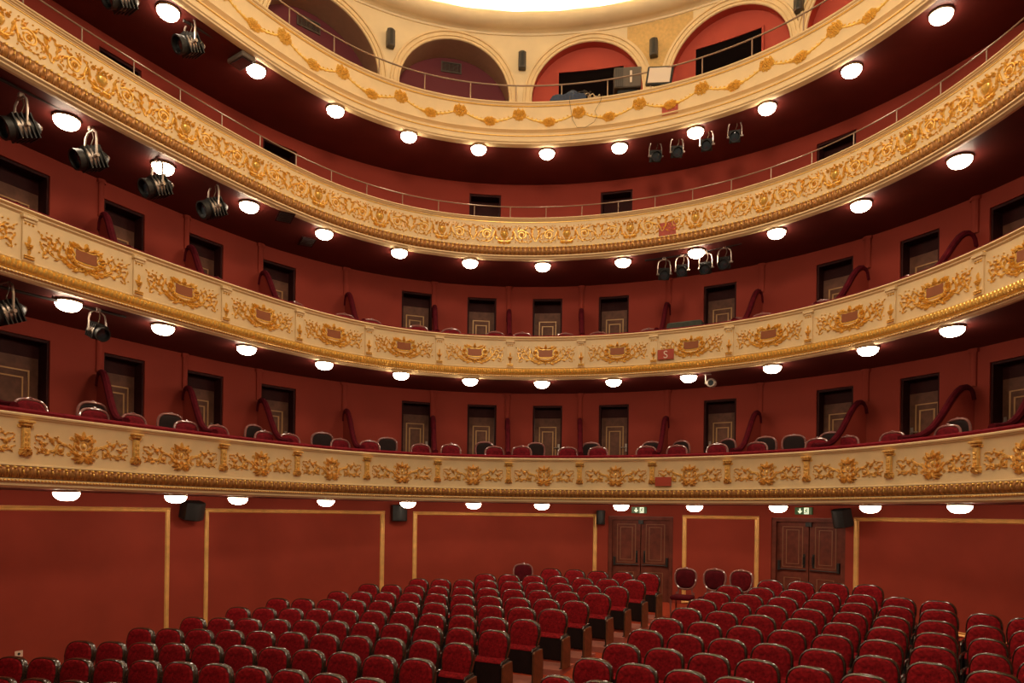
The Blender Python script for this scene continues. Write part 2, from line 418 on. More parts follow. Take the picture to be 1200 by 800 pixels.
def box_door(n, t, op, label, deep=0.30):
    a, b, zt = op; zf = DECK[t]+STEP[t]+0.005; c = (a+b)/2
    r = thing('door_%d' % n, label, 'door', W(c, zf, BOXW+0.2), 0, kind='structure', world_parts=True)
    fr = MB(); e = 0.035/L; g = 0.003
    d0 = BOXW+0.03
    slab(fr, a+g, a+e, zf, zt-0.006, d0, deep); slab(fr, b-e, b-g, zf, zt-0.006, d0, deep); slab(fr, a+e, b-e, zt-0.05, zt-0.006, d0, deep)
    slab(fr, a+e, b-e, zt-0.30, zt-0.05, d0+deep-0.06, 0.05)
    obj('door_casing', fr, 'casing', r, angle=30)
    lf = MB(); slab(lf, a+e+0.002, b-e-0.002, zf+0.01, zt-0.30, BOXW+deep-0.03, 0.045)
    lo = obj('door_leaf', lf, 'doorwood' if t < 2 else 'casing', r, angle=30)
    ln = MB(); w2 = (b-a)/2-e
    o = BOXW+deep-0.03
    frame_line(ln, c-w2*0.66, c+w2*0.66, zf+0.25, zt-0.52, o, 0.022)
    frame_line(ln, c-w2*0.44, c+w2*0.44, zf+0.35, zt-0.64, o, 0.022)
    obj('panel_moulding', ln, 'line', lo, smooth=False, origin=r['_o'])
    hd = MB(); sg = 1 if c < 0.9 else (-1 if c > 1.8 else 1); hs = c+sg*w2*0.85
    hd.tube([W(hs, zf+1.02, o-0.002), W(hs, zf+1.02, o-0.05), W(hs-sg*0.06, zf+1.02, o-0.05)], 0.012)
    slab(hd, hs-0.012, hs+0.012, zf+0.92, zf+1.12, o-0.008, 0.01)
    obj('door_handle', hd, 'alu', lo, origin=r['_o'])
for t in range(2):
    for i, op in enumerate(OPS[t]):
        box_door(dn, t, op, 'brown panelled box door, %s from left on the %s balcony' % (ORD[i], TIER[t])); dn += 1
for i, op in enumerate(OPS[2]):
    box_door(dn, 2, op, 'dark recessed doorway, %s from left on the third balcony' % ORD[i], 0.36); dn += 1

# wall strips between the boxes
STRX = [115, 216, 303, 404, 507.5, 595, 680, 782.5, 891, 1015, 1141]
tn = 6
STRS = []
for i, x in enumerate(STRX):
    STRS.append(hit(x, 450, BOXW)[0])
for t in range(2):
    for i, s in enumerate(STRS):
        mb = MB(); hw = 0.05/L
        prof = [(-1.0, 0.0), (-0.9, 0.03), (-0.35, 0.05), (0.35, 0.05), (0.9, 0.03), (1.0, 0.0)]
        mb.grid([[W(s+a*hw, z, BOXW-d) for a, d in prof] for z in (DECK[t]+1.85, SOFF[t+1]-0.07)])
        mb.grid([[W(s+a*hw*1.5, z, BOXW-d*1.5) for a, d in prof] for z in (SOFF[t+1]-0.07, SOFF[t+1]-0.005)])
        struct('trim_%d' % tn, mb, 'red_wall', 'slim red wall strip above the %s box partition on the %s balcony' % (ORD[i], TIER[t]), 'wall trim'); tn += 1

# ------------------------------------------------------------------ relief ornament kit (u along the face, v up, w out of the face)
class Relief:
    def __init__(s): s.m = MB()
    def scroll(s, pts, r0, r1, n=6):
        k = len(pts); s.m.tube([(p[0], p[1], 0.0) for p in pts], [r0+(r1-r0)*i/(k-1) for i in range(k)], n); return s
    def spiral(s, cx, cy, R, turns, a0, d, r0, r1=None, end=0.12, n=None):
        n = n or int(14*turns)+4; pts = []
        for i in range(n+1):
            t = i/n; a = a0+d*2*PI*turns*t; r = R*(1-t)+R*end*t; pts.append((cx+r*math.cos(a), cy+r*math.sin(a)))
        s.scroll(pts, r0, r1 if r1 is not None else r0*0.7)
        x, y = pts[-1]; s.m.blob((cx, cy, 0.0), (R*0.22, R*0.22, r0*1.6)); return s
    def arc(s, p0, p1, bulge, r0, r1, n=10):
        x0, y0 = p0; x1, y1 = p1; dx, dy = x1-x0, y1-y0; pts = []
        for i in range(n+1):
            t = i/n; b = bulge*4*t*(1-t); pts.append((x0+dx*t-dy*b, y0+dy*t+dx*b))
        return s.scroll(pts, r0, r1)
    def leaf(s, x, y, ang, ln, wd, h, lobes=3, bend=0.0):
        n = 9; rows = []
        for i in range(n+1):
            t = i/n; a = ang+bend*t; cx = x+ln*t*math.cos(ang+bend*t*0.5); cy = y+ln*t*math.sin(ang+bend*t*0.5)
            wv = wd*math.sin(PI*min(1, 0.12+0.88*t))**0.7*(0.72+0.28*abs(math.cos(PI*lobes*t))); nx, ny = -math.sin(a), math.cos(a)
            hh = h*(0.4+0.6*math.sin(PI*t))
            rows.append([(cx+nx*wv, cy+ny*wv, 0.0), (cx+nx*wv*0.5, cy+ny*wv*0.5, hh*0.85), (cx, cy, hh*0.55), (cx-nx*wv*0.5, cy-ny*wv*0.5, hh*0.85), (cx-nx*wv, cy-ny*wv, 0.0)])
        s.m.grid(rows); return s
    def flower(s, x, y, r, h, n=6, rot=0.0):
        for k in range(n):
            a = rot+2*PI*k/n; s.m.blob((x+r*0.62*math.cos(a), y+r*0.62*math.sin(a), 0.0), (r*0.36, r*0.36, h))
        s.m.blob((x, y, 0.0), (r*0.34, r*0.34, h*1.5)); return s
    def blob(s, x, y, rx, ry, h, n=8, m=6): s.m.blob((x, y, 0.0), (rx, ry, h), n, m); return s
    def mirror(s):
        vs = [Vector((-p.x, p.y, p.z)) for p in s.m.v]; fs = [tuple(reversed(f)) for f in s.m.f]; s.m.add(vs, fs); return s
    def wrap(s, s0, z0, out=0.0):
        mb = MB(); mb.v = [W(s0+p.x/L, z0+p.y, out-p.z*1.45) for p in s.m.v]; mb.f = list(s.m.f); return mb

def catmull(P, n=7):
    out = []
    for i in range(len(P)-1):
        p0, p1, p2, p3 = P[max(i-1, 0)], P[i], P[i+1], P[min(i+2, len(P)-1)]
        for k in range(n):
            t = k/n
            out.append(tuple(0.5*(2*b+(c-a)*t+(2*a-5*b+4*c-d)*t*t+(3*b-a-3*c+d)*t**3) for a, b, c, d in zip(p0, p1, p2, p3)))
    return out+[P[-1]]
def vine(r, P, r0, r1, leaves=0, ln=0.08, wd=0.017, h=0.026, spread=0.75, start=0.12, side=0, shrink=0.5):
    """scrolling stem with leaves springing from it"""
    q = catmull(P); r.scroll(q, r0, r1); n = len(q)
    for k in range(leaves):
        t = start+(1-start)*k/max(1, leaves-1)*0.97; i = min(int(t*(n-1)), n-2)
        a = math.atan2(q[i+1][1]-q[i][1], q[i+1][0]-q[i][0]); sg = side if side else (1 if k % 2 else -1); f = 1-shrink*t
        r.leaf(q[i][0], q[i][1], a+sg*spread, ln*f, wd*f, h*(0.6+0.4*f), 2, -sg*0.7)
    return r
def curl(r, x, y, R, a0, d, rad, turns=1.35):
    r.spiral(x, y, R, turns, a0, d, rad, rad*0.75, 0.2); return r
def orn_lowest():
    r = Relief()          # right half, mirrored below
    vine(r, [(0.04,-0.12),(0.12,-0.07),(0.20,0.0),(0.29,0.045),(0.37,0.02),(0.40,-0.05),(0.36,-0.105),(0.31,-0.09),(0.305,-0.05),(0.335,-0.035)], 0.0216, 0.0130, 11, 0.092, 0.0230)
    vine(r, [(0.37,0.015),(0.42,-0.06),(0.48,-0.09),(0.55,-0.075),(0.60,-0.02),(0.585,0.03),(0.545,0.025)], 0.0162, 0.0091, 9, 0.092, 0.0216)
    vine(r, [(0.50,-0.085),(0.58,-0.11),(0.64,-0.085),(0.68,-0.04)], 0.0108, 0.0065, 5, 0.065, 0.0162)
    vine(r, [(0.30,0.045),(0.37,0.09),(0.43,0.095),(0.47,0.06),(0.44,0.035)], 0.0135, 0.0091, 6, 0.076, 0.0189)
    vine(r, [(0.43,0.095),(0.51,0.125),(0.58,0.11),(0.63,0.13)], 0.0095, 0.0065, 5, 0.065, 0.0175)
    vine(r, [(0.59,0.03),(0.64,0.05),(0.69,0.10)], 0.0081, 0.0052, 4, 0.054, 0.0149)
    r.flower(0.345,-0.065,0.03,0.026); r.flower(0.565,0.005,0.026,0.024); r.flower(0.455,0.055,0.022,0.022)
    for x, y in ((0.67,0.13),(0.69,0.02),(0.52,0.17),(0.66,-0.12),(0.43,-0.13),(0.37,0.14)): r.blob(x, y, 0.013, 0.013, 0.018, 6, 4)
    vine(r, [(0.03,-0.17),(0.10,-0.11),(0.135,-0.01),(0.13,0.08),(0.10,0.15),(0.125,0.19)], 0.017, 0.011, 8, 0.075, 0.018, 0.034, 0.8)
    for a, l, wd in ((-0.30,0.17,0.026),(-0.75,0.15,0.026),(0.18,0.15,0.024),(-1.15,0.12,0.024)): r.leaf(0.015, -0.125, a, l, wd, 0.045, 4, 0.25)
    r.leaf(0.05, 0.13, 1.0, 0.10, 0.02, 0.035); r.leaf(0.055,-0.03,0.75,0.10,0.02,0.04); r.leaf(0.07,0.06,1.1,0.12,0.022,0.034)
    curl(r, 0.17, 0.13, 0.032, 3.6, -1, 0.010); curl(r, 0.215, -0.095, 0.034, 2.2, 1, 0.010)
    r.mirror()
    r.blob(0, 0.035, 0.034, 0.058, 0.024); r.spiral(0, 0.035, 0.070, 1.0, 0, 1, 0.012, end=1.0, n=18)
    for q in (-0.5, 0, 0.5): r.leaf(q*0.05, 0.12, PI/2-q*1.2, 0.12 if q == 0 else 0.09, 0.028, 0.045)
    r.blob(0, 0.15, 0.02, 0.02, 0.035)
    for q in (-0.7, -0.25, 0.25, 0.7): r.leaf(0, -0.09, -PI/2+q, 0.13, 0.022, 0.034)
    r.flower(0, -0.085, 0.032, 0.03); r.leaf(0.0, 0.17, PI/2, 0.09, 0.022, 0.034)
    return r
def orn_second():
    r = Relief()
    vine(r, [(0.04,-0.195),(0.14,-0.205),(0.24,-0.175),(0.34,-0.115),(0.42,-0.03),(0.48,0.06),(0.55,0.12)], 0.016, 0.007, 13, 0.11, 0.019, 0.03, 0.6)
    vine(r, [(0.33,-0.12),(0.43,-0.135),(0.52,-0.10),(0.555,-0.03),(0.52,0.015),(0.48,-0.01),(0.495,-0.05)], 0.012, 0.008, 8, 0.08, 0.016)
    vine(r, [(0.54,-0.08),(0.61,-0.09),(0.645,-0.04),(0.625,0.01),(0.595,-0.005)], 0.010, 0.006, 5, 0.07, 0.014)
    vine(r, [(0.60,-0.09),(0.62,-0.15),(0.585,-0.185),(0.56,-0.16)], 0.009, 0.006, 4, 0.05, 0.012)
    vine(r, [(0.50,0.08),(0.57,0.06),(0.63,0.09),(0.67,0.15)], 0.008, 0.005, 5, 0.07, 0.014)
    vine(r, [(0.40,-0.04),(0.36,0.04),(0.38,0.11),(0.43,0.12),(0.435,0.085)], 0.010, 0.006, 6, 0.07, 0.014)
    vine(r, [(0.30,-0.14),(0.27,-0.06),(0.29,0.02),(0.33,0.05)], 0.010, 0.006, 6, 0.08, 0.016)
    for x, y in ((0.66,0.02),(0.40,0.17),(0.57,0.18),(0.67,-0.13),(0.50,0.17),(0.33,0.12)): r.blob(x, y, 0.013, 0.013, 0.018, 6, 4)
    # curled frame of the shield, swag beneath
    r.scroll(catmull([(0.0,0.105),(0.09,0.10),(0.16,0.125),(0.205,0.10),(0.19,0.05),(0.165,0.01),(0.185,-0.04),(0.13,-0.075),(0.0,-0.085)], 5), 0.015, 0.015)
    for a, x, y, l in ((0.5,0.17,0.11,0.11),(0.0,0.19,0.05,0.10),(-0.4,0.18,-0.03,0.12),(-0.9,0.13,-0.07,0.09),(1.2,0.12,0.11,0.08),(0.3,0.21,0.0,0.09)): r.leaf(x, y, a, l, 0.022, 0.04, 3, 0.4)
    curl(r, 0.225, 0.105, 0.034, 2.6, -1, 0.011); curl(r, 0.235, -0.035, 0.034, 3.6, 1, 0.011)
    for k in range(6): r.blob(0.025+0.045*k, -0.150+0.0035*k*k, 0.026, 0.024, 0.04, 6, 4)
    for k in range(4): r.leaf(0.03+0.055*k, -0.15, -1.2+0.35*k, 0.075, 0.02, 0.03, 2)
    r.leaf(0.12,0.12,0.75,0.11,0.022,0.03); r.leaf(0.05,0.12,0.4,0.10,0.02,0.03)
    r.mirror()
    r.flower(0, 0.145, 0.042, 0.04); r.leaf(0, 0.16, PI/2, 0.07, 0.026, 0.04); r.blob(0, -0.16, 0.034, 0.03, 0.05); r.leaf(0,-0.17,-PI/2,0.08,0.026,0.04)
    return r
def orn_third():
    r = Relief()
    # leafy cradle of the vase
    vine(r, [(0.02,-0.165),(0.09,-0.17),(0.155,-0.13),(0.19,-0.06),(0.20,0.02),(0.215,0.09),(0.25,0.13)], 0.022, 0.009, 9, 0.10, 0.020, 0.034, 0.55)
    r.leaf(0.175,-0.09,1.25,0.18,0.022,0.036,4,0.2); r.leaf(0.06,-0.165,0.9,0.13,0.02,0.034,3,0.3)
    r.flower(0.13, 0.115, 0.036, 0.03); r.blob(0.095, 0.16, 0.014, 0.014, 0.022); r.blob(0.165,0.175,0.014,0.014,0.022)
    # big scroll with rosette
    r.spiral(0.41, -0.015, 0.118, 1.6, 2.6, -1, 0.016, 0.010, end=0.3)
    r.flower(0.41, -0.015, 0.04, 0.032)
    for k in range(6): 
        a = 2.2-0.9*k; r.leaf(0.41+0.118*math.cos(a), -0.015+0.118*math.sin(a), a-0.9, 0.06, 0.014, 0.028, 2, -0.5)
    for k in range(3):
        a = 1.0-2.0*k; r.leaf(0.41+0.07*math.cos(a), -0.015+0.07*math.sin(a), a-1.2, 0.05, 0.012, 0.024, 2, -0.5)
    vine(r, [(0.225,0.06),(0.255,-0.02),(0.27,-0.10),(0.33,-0.165),(0.42,-0.185),(0.50,-0.175),(0.56,-0.20)], 0.015, 0.006, 9, 0.075, 0.015, 0.028)
    vine(r, [(0.50,0.06),(0.56,0.02),(0.60,-0.06),(0.585,-0.11)], 0.012, 0.006, 5, 0.07, 0.015, 0.028)
    vine(r, [(0.31,0.09),(0.33,0.15),(0.38,0.165)], 0.009, 0.005, 4, 0.06, 0.014); vine(r, [(0.47,0.10),(0.52,0.15),(0.58,0.15)], 0.009, 0.005, 4, 0.06, 0.014)
    for x, y in ((0.34,0.195),(0.54,0.185),(0.26,-0.19),(0.60,-0.18),(0.46,0.19),(0.27,0.19)): r.blob(x, y, 0.014, 0.014, 0.02, 6, 4)
    # knot between two scrolls
    vine(r, [(0.72,-0.17),(0.675,-0.08),(0.655,0.02),(0.675,0.12),(0.72,0.17)], 0.013, 0.008, 7, 0.09, 0.018, 0.032, 0.6)
    r.leaf(0.67,-0.10,2.2,0.12,0.02,0.034,3,-0.4); r.leaf(0.655,0.03,2.3,0.10,0.018,0.032,3,-0.5); r.leaf(0.68,0.11,2.7,0.10,0.022,0.03)
    r.leaf(0.65,-0.14,-2.5,0.09,0.02,0.026)
    r.mirror()
    # vase
    r.m.lathe([(0.012,-0.13),(0.05,-0.125),(0.025,-0.10),(0.06,-0.07),(0.09,-0.02),(0.095,0.02),(0.07,0.04),(0.09,0.055)], 14, Matrix(((1,0,0,0),(0,0,1,0),(0,-0.55,0,0),(0,0,0,1))))
    for x, y in ((-0.055,0.09),(0.055,0.09),(0,0.105),(-0.03,0.14),(0.03,0.14),(0,0.185),(-0.06,0.13),(0.06,0.13)): r.blob(x, y, 0.021, 0.021, 0.034, 6, 4)
    r.flower(0, -0.215, 0.034, 0.028)
    for a in (-0.1, 0.35): r.leaf(0.035,-0.21,a,0.10,0.017,0.024); r.leaf(-0.035,-0.21,PI-a,0.10,0.017,0.024)
    return r
def orn_festoon(P):
    r = Relief(); rnd = random.Random(3)
    for k in range(30):
        a = 2*PI*k/30+rnd.uniform(-0.1,0.1); q = rnd.uniform(0.45,0.85); x, y = 0.155*q*math.cos(a), 0.115*q*math.sin(a)+0.04
        r.leaf(x, y, a+rnd.uniform(-0.6,0.6), rnd.uniform(0.045,0.065), rnd.uniform(0.018,0.028), rnd.uniform(0.03,0.05))
    for x, y, q in ((-0.085,0.085,0.062),(0.085,0.09,0.06),(0.0,0.035,0.066),(-0.12,0.0,0.046),(0.125,0.005,0.046),(-0.06,-0.045,0.045),(0.06,-0.045,0.045),(0.0,0.125,0.045),(0.0,-0.075,0.03)):
        r.flower(x, y, q, q*0.85, 7, x*9)
    h = P/2
    for sg in (-1, 1):
        pts = [(sg*(0.13+(h-0.26)*t), 0.0-0.115*math.sin(PI/2*t)) for t in [i/9 for i in range(10)]]
        r.scroll(pts, 0.017, 0.022)
        for i in range(1, 9): r.leaf(pts[i][0], pts[i][1], (0 if sg > 0 else PI)+(0.7 if i % 2 else -0.7), 0.06, 0.016, 0.026, 2)
    return r
def orn_bouquet():
    r = Relief(); rnd = random.Random(5)
    for k in range(22):
        a = 2*PI*k/22; r.leaf(0.11*math.cos(a)*0.8, 0.065*math.sin(a)*0.8-0.095, a, rnd.uniform(0.05,0.075), 0.02, rnd.uniform(0.03,0.05))
    for x, y, q in ((0,-0.085,0.06),(-0.085,-0.10,0.048),(0.085,-0.10,0.048),(-0.04,-0.14,0.034),(0.045,-0.14,0.034),(-0.05,-0.045,0.036),(0.055,-0.045,0.036)): r.flower(x, y, q, q*0.85, 7, x*7)
    r.leaf(-0.13,-0.10,PI,0.09,0.022,0.035); r.leaf(0.13,-0.10,0,0.09,0.022,0.035)
    return r
def pil_lowest():
    r = Relief()
    m = r.m
    m.box((-0.062,0.20,0.0),(0.062,0.235,0.075),0.008); m.box((-0.05,0.165,0.0),(0.05,0.20,0.055),0.008)
    r.spiral(-0.045,0.155,0.03,1.1,0,1,0.014); r.spiral(0.045,0.155,0.03,1.1,PI,-1,0.014)
    m.box((-0.038,-0.17,0.0),(0.038,0.14,0.035),0.008)
    for k in range(4): r.leaf(0, 0.09-0.07*k, -PI/2, 0.085, 0.032-0.002*k, 0.06)
    r.leaf(0,-0.15,-PI/2-0.5,0.11,0.035,0.06); r.leaf(0,-0.15,-PI/2+0.5,0.11,0.035,0.06); r.leaf(0,-0.12,-PI/2,0.14,0.04,0.075); r.flower(0,-0.165,0.055,0.06)
    return r
def pil_second_gold():
    r = Relief(); m = r.m
    m.box((-0.07,-0.265,0.02),(0.07,-0.25,0.045),0.004); m.box((-0.07,-0.295,0.02),(0.07,-0.28,0.045),0.004)
    for k in range(3): r.blob(-0.05+0.05*k, 0.185, 0.02, 0.02, 0.045, 6, 4)
    r.flower(0,-0.13,0.045,0.06); r.leaf(0,-0.11,PI/2,0.15,0.03,0.05); r.leaf(0.0,-0.15,0.9,0.10,0.026,0.05); r.leaf(0.0,-0.15,PI-0.9,0.10,0.026,0.05)
    r.spiral(0.045,-0.19,0.03,1.2,1,1,0.012); r.spiral(-0.045,-0.19,0.03,1.2,PI-1,-1,0.012); r.leaf(0,-0.16,-PI/2,0.09,0.03,0.05)
    r.arc((0,0.16),(0,0.0),0.1,0.008,0.008)
    return r

def leaf_core(z, hgt, proud, sa=-8.6, sb=8.6):
    n = 7; core = [(-proud*0.62*math.sin(PI*i/n)-0.004, z-hgt/2*math.cos(PI*i/n)) for i in range(n+1)]
    mb = MB(); mb.grid([[W(s, zz, o) for o, zz in core] for s in frange(sa, sb, 0.1)]); return mb
def leaf_band(z, hgt, proud, pitch, sa=-8.6, sb=8.6, fill=0.42, tip=0.9):
    """row of repeated upright leaves lying on the rounded moulding, curling forward at their tips"""
    mb = MB(); N = int((sb-sa)*L/pitch)
    for k in range(N):
        s = sa+(k+0.5)*pitch/L; p2 = pitch/L*fill; rows = []
        for i in range(6):
            t = i/5; a = PI*(0.10+(tip-0.10)*t); zz = z-hgt/2*math.cos(a); pr = proud*0.62*math.sin(a)+0.004
            wv = p2*(0.30+0.85*math.sin(PI*(0.12+0.80*t)))
            lift = proud*(0.06+0.34*t**2)
            rows.append([W(s-wv, zz, -pr+0.004), W(s-wv*0.5, zz, -pr-lift), W(s, zz, -pr-lift*0.55), W(s+wv*0.5, zz, -pr-lift), W(s+wv, zz, -pr+0.004)])
        mb.grid(rows)
        # dart between the leaves
        sd = s+pitch/L/2; q = p2*0.28; rows = []
        for i in range(4):
            t = i/3; a = PI*(0.2+0.5*t); zz = z-hgt/2*math.cos(a); pr = proud*0.62*math.sin(a); wv = q*(1-t*0.8)
            rows.append([W(sd-wv, zz, -pr), W(sd, zz, -pr-proud*0.16), W(sd+wv, zz, -pr)])
        mb.grid(rows)
    return mb
def leaf_tips(z, hgt, proud, pitch, sa=-8.6, sb=8.6):
    mb = MB(); N = int((sb-sa)*L/pitch)
    for k in range(N):
        s = sa+(k+0.5)*pitch/L; p2 = pitch/L*0.36
        mb.blob(W(s, z+hgt*0.36, -proud*0.72), (0.026, 0.026, 0.022), 6, 4)
        if k % 2 == 0: mb.blob(W(s, z+hgt*0.05, -proud*0.95), (0.012, 0.012, 0.03), 5, 4)
    return mb
def bead_band(z, r, pitch, out=-0.01, sa=-8.6, sb=8.6):
    mb = MB(); N = int((sb-sa)*L/pitch)
    for k in range(N):
        s = sa+(k+0.5)*pitch/L; p = W(s, z, out)
        mb.blob(p, (r*1.2, r*1.2, r), 5, 4)
    return mb

# ------------------------------------------------------------------ the four parapets
def parapet(t, prof, mat_name, label):
    r = thing('balcony_parapet', label, 'balcony parapet', W(0, SOFF[t], 0.0), 0, kind='thing', world_parts=True)
    obj('parapet_body', sweep(prof, step=0.1), mat_name, r, angle=30)
    return r
# lowest
z1 = dict(top=1.30)
p1 = parapet(0, [(0.22,1.27),(0.22,1.30),(-0.055,1.30),(-0.062,1.285),(-0.055,1.262),(-0.035,1.25),(-0.03,1.235),(-0.012,1.222),(0.0,1.195),(0.0,0.60),(-0.02,0.595),(-0.022,0.575),(0.0,0.57),(0.0,0.40),(-0.035,0.385),(-0.035,0.355),(-0.01,0.345),(-0.01,0.30),(0.02,0.268),(0.07,0.268)], 'cream',
             'cream parapet of the lowest balcony with gilded palmette reliefs')
obj('velvet_rail', sweep([(-0.03,1.302),(-0.04,1.34),(-0.01,1.372),(0.1,1.38),(0.2,1.372),(0.225,1.34),(0.22,1.302)]), 'railvelvet', p1)
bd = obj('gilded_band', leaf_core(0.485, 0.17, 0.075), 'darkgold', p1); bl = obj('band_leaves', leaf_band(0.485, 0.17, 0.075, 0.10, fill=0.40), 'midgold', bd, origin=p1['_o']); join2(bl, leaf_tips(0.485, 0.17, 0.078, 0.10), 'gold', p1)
b_ = bead_band(0.37, 0.017, 0.05, -0.04); obj('bead_moulding', b_, 'oldgold', p1)
A = orn_lowest(); B = pil_lowest()
for q_ in B.m.v: q_.x *= 1.45
for k in range(-8, 9):
    obj('gilded_palmette', A.wrap(k+0.5, 0.885, 0.0), 'oldgold', p1)
    obj('gilded_bracket', B.wrap(k, 0.965, 0.0), 'oldgold', p1)
# second
p2 = parapet(1, [(0.22,4.09),(0.22,4.12),(-0.06,4.12),(-0.068,4.10),(-0.05,4.085),(-0.03,4.075),(-0.03,4.055),(0.0,4.03),(0.0,3.42),(-0.015,3.41),(-0.015,3.395),(0.0,3.39),(0.0,3.235),(-0.045,3.225),(-0.05,3.20),(-0.02,3.185),(-0.02,3.165),(0.01,3.138),(0.07,3.138)], 'cream',
             'cream parapet of the second balcony with gilded shield reliefs')
obj('velvet_rail', sweep([(-0.03,4.122),(-0.035,4.14),(-0.01,4.158),(0.1,4.165),(0.2,4.158),(0.225,4.14),(0.22,4.122)]), 'railvelvet', p2)
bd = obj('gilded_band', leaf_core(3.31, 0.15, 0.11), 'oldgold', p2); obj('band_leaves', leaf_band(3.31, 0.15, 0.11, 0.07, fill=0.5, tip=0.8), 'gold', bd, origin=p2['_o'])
obj('bead_moulding', bead_band(3.205, 0.016, 0.05, -0.05), 'oldgold', p2)
A = orn_second(); B = pil_second_gold()
for k in range(-8, 9):
    obj('gilded_shield', A.wrap(k+0.5, 3.725, 0.0), 'gold', p2)
    f_ = Relief(); f_.m.grid([[(-0.16+0.32*i/6, -0.07+0.16*j/3, 0.012) for j in range(4)] for i in range(7)])
    rl = obj('shield_field', f_.wrap(k+0.5, 3.73, 0.0), mat('shield_field_paint_%d' % (k+9), (0.30, 0.09, 0.03), 0.5, 0.2) if k == -8 else bpy.data.materials['shield_field_paint_1'], p2); rl['label'] = 'brown red shield field'
    q = Relief(); q.m.box((-0.085,-0.33,0.0),(0.085,0.29,0.022),0.004); q.m.box((-0.105,0.25,0.0),(0.105,0.30,0.05),0.008); q.m.box((-0.075,0.215,0.02),(0.075,0.25,0.035),0.004)
    pl = obj('pilaster', q.wrap(k, 3.735, 0.0), 'cream', p2, angle=30)
    obj('gilded_drop', B.wrap(k, 3.735, -0.0), 'gold', pl, origin=p2['_o'])
# third
p3 = parapet(2, [(0.30,6.85),(0.30,6.885),(-0.06,6.885),(-0.068,6.872),(-0.06,6.86),(-0.04,6.853),(-0.04,6.84),(-0.015,6.828),(-0.012,6.818),(0.0,6.81),(0.0,6.245),(-0.015,6.235),(-0.015,6.22),(0.0,6.215),(0.0,6.02),(-0.06,6.01),(-0.065,5.985),(-0.03,5.965),(-0.025,5.945),(0.02,5.918),(0.07,5.918)], 'cream',
             'cream parapet of the third balcony with a continuous gilded arabesque frieze')
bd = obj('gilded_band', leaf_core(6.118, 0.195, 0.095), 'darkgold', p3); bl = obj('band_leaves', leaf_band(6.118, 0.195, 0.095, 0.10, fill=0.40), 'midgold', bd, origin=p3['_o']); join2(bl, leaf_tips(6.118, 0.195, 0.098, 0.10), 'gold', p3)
A = orn_third(); PER = 1.455
sv = hit(591, 274, 0)[0]
for k in range(-9, 10):
    s = sv+k*PER/L
    if -8.4 < s < 8.4: obj('gilded_arabesque', A.wrap(s, 6.52, 0.0), 'gold', p3)
obj('gilded_fillet', sweep([(-0.004,6.785),(-0.010,6.79),(-0.010,6.80),(-0.004,6.805)]), 'gold', p3)
# top
p4 = parapet(3, [(0.28,9.54),(0.28,9.575),(-0.07,9.575),(-0.078,9.56),(-0.065,9.54),(-0.04,9.53),(-0.035,9.51),(-0.012,9.50),(-0.015,9.485),(0.0,9.48),(0.0,8.975),(-0.03,8.965),(-0.034,8.945),(-0.01,8.93),(0.035,8.90),(0.05,8.86),(0.05,8.82),(0.0,8.80),(-0.05,8.795),(-0.06,8.775),(-0.055,8.755),(-0.06,8.69),(-0.075,8.68),(-0.075,8.645),(-0.05,8.63),(-0.05,8.60),(0.0,8.578),(0.07,8.578)], 'cream',
             'plain cream parapet of the top balcony hung with gilded garlands')
obj('gilded_fillet', sweep([(-0.016,9.488),(-0.028,9.492),(-0.028,9.505),(-0.016,9.51)]), 'gold', p4)
obj('gilded_lower_fillet', sweep([(-0.068,8.768),(-0.078,8.772),(-0.078,8.784),(-0.068,8.79)]), 'gold', p4)
PF = 1.385; A = orn_festoon(PF); B = orn_bouquet(); sv4 = hit(608.5, 131, 0)[0]
for k in range(-9, 10):
    s = sv4+k*PF/L
    if -8.4 < s < 8.4:
        obj('gilded_rosette', A.wrap(s, 9.26, 0.0), 'lightgold', p4)
        obj('gilded_bouquet', B.wrap(s+PF/2/L, 9.22, 0.0), 'lightgold', p4)

# handrails
def handrail(x0, dstep, zbase, ztop, out, label, RR):
    r = thing('handrail', label, 'handrail', W(0, zbase, out), 0, world_parts=True)
    mb = MB(); mb.tube([W(s, ztop, out) for s in frange(-8.6, 8.6, 0.1)], RR, 6); obj('top_rail', mb, 'steel', r)
    s0 = hit(x0, 100, out)[0]
    k = -40
    while k < 40:
        s = s0+k*dstep; k += 1
        if -8.5 < s < 8.5:
            p = MB(); p.tube([W(s, zbase, out), W(s, ztop, out)], RR*0.85, 6); obj('post', p, 'steel', r)
handrail(600, 0.5, 6.887, 7.20, 0.10, 'thin metal handrail on posts along the third balcony parapet', 0.012)
handrail(605, 0.635, 9.577, 10.06, 0.12, 'metal handrail on posts along the top balcony parapet', 0.017)

# ------------------------------------------------------------------ top balcony: arched wall, cornice, dome
ARX = [(376, 0), (534, 0), (688.5, 0), (853, 0), (1022, 0)]
ARS = [hit(x, 80, BOXW)[0] for x, _ in ARX]
dS = (ARS[3]-ARS[1])/2
ARS = [ARS[0]-2*dS*1.0, ARS[0]-dS] + ARS + [ARS[4]+dS]
RAD, SPR = 1.42, 10.80
def arch_z(s, rad=RAD):
    for c in ARS:
        d = (s-c)*LL(c, BOXW)
        if abs(d) < rad: return SPR+math.sqrt(max(0, rad*rad-d*d))
    return None
mb = MB()
cur = -8.8
def aseg(a, b): mb.grid([[W(s, DECK[3]-0.02, BOXW), W(s, 10.8, BOXW), W(s, WALLTOP, BOXW)] for s in frange(a, b, 0.1)])
for c in ARS:
    la = LL(c, BOXW); a, b = c-RAD/la, c+RAD/la
    if a > cur: aseg(cur, a)
    N = 28
    ang = [PI-PI*i/N for i in range(N+1)]
    mb.grid([[W(c+RAD*math.cos(q)/la, SPR+RAD*math.sin(q), BOXW), W(c+RAD*math.cos(q)/la, WALLTOP, BOXW)] for q in ang])
    cur = b
aseg(cur, 8.8)
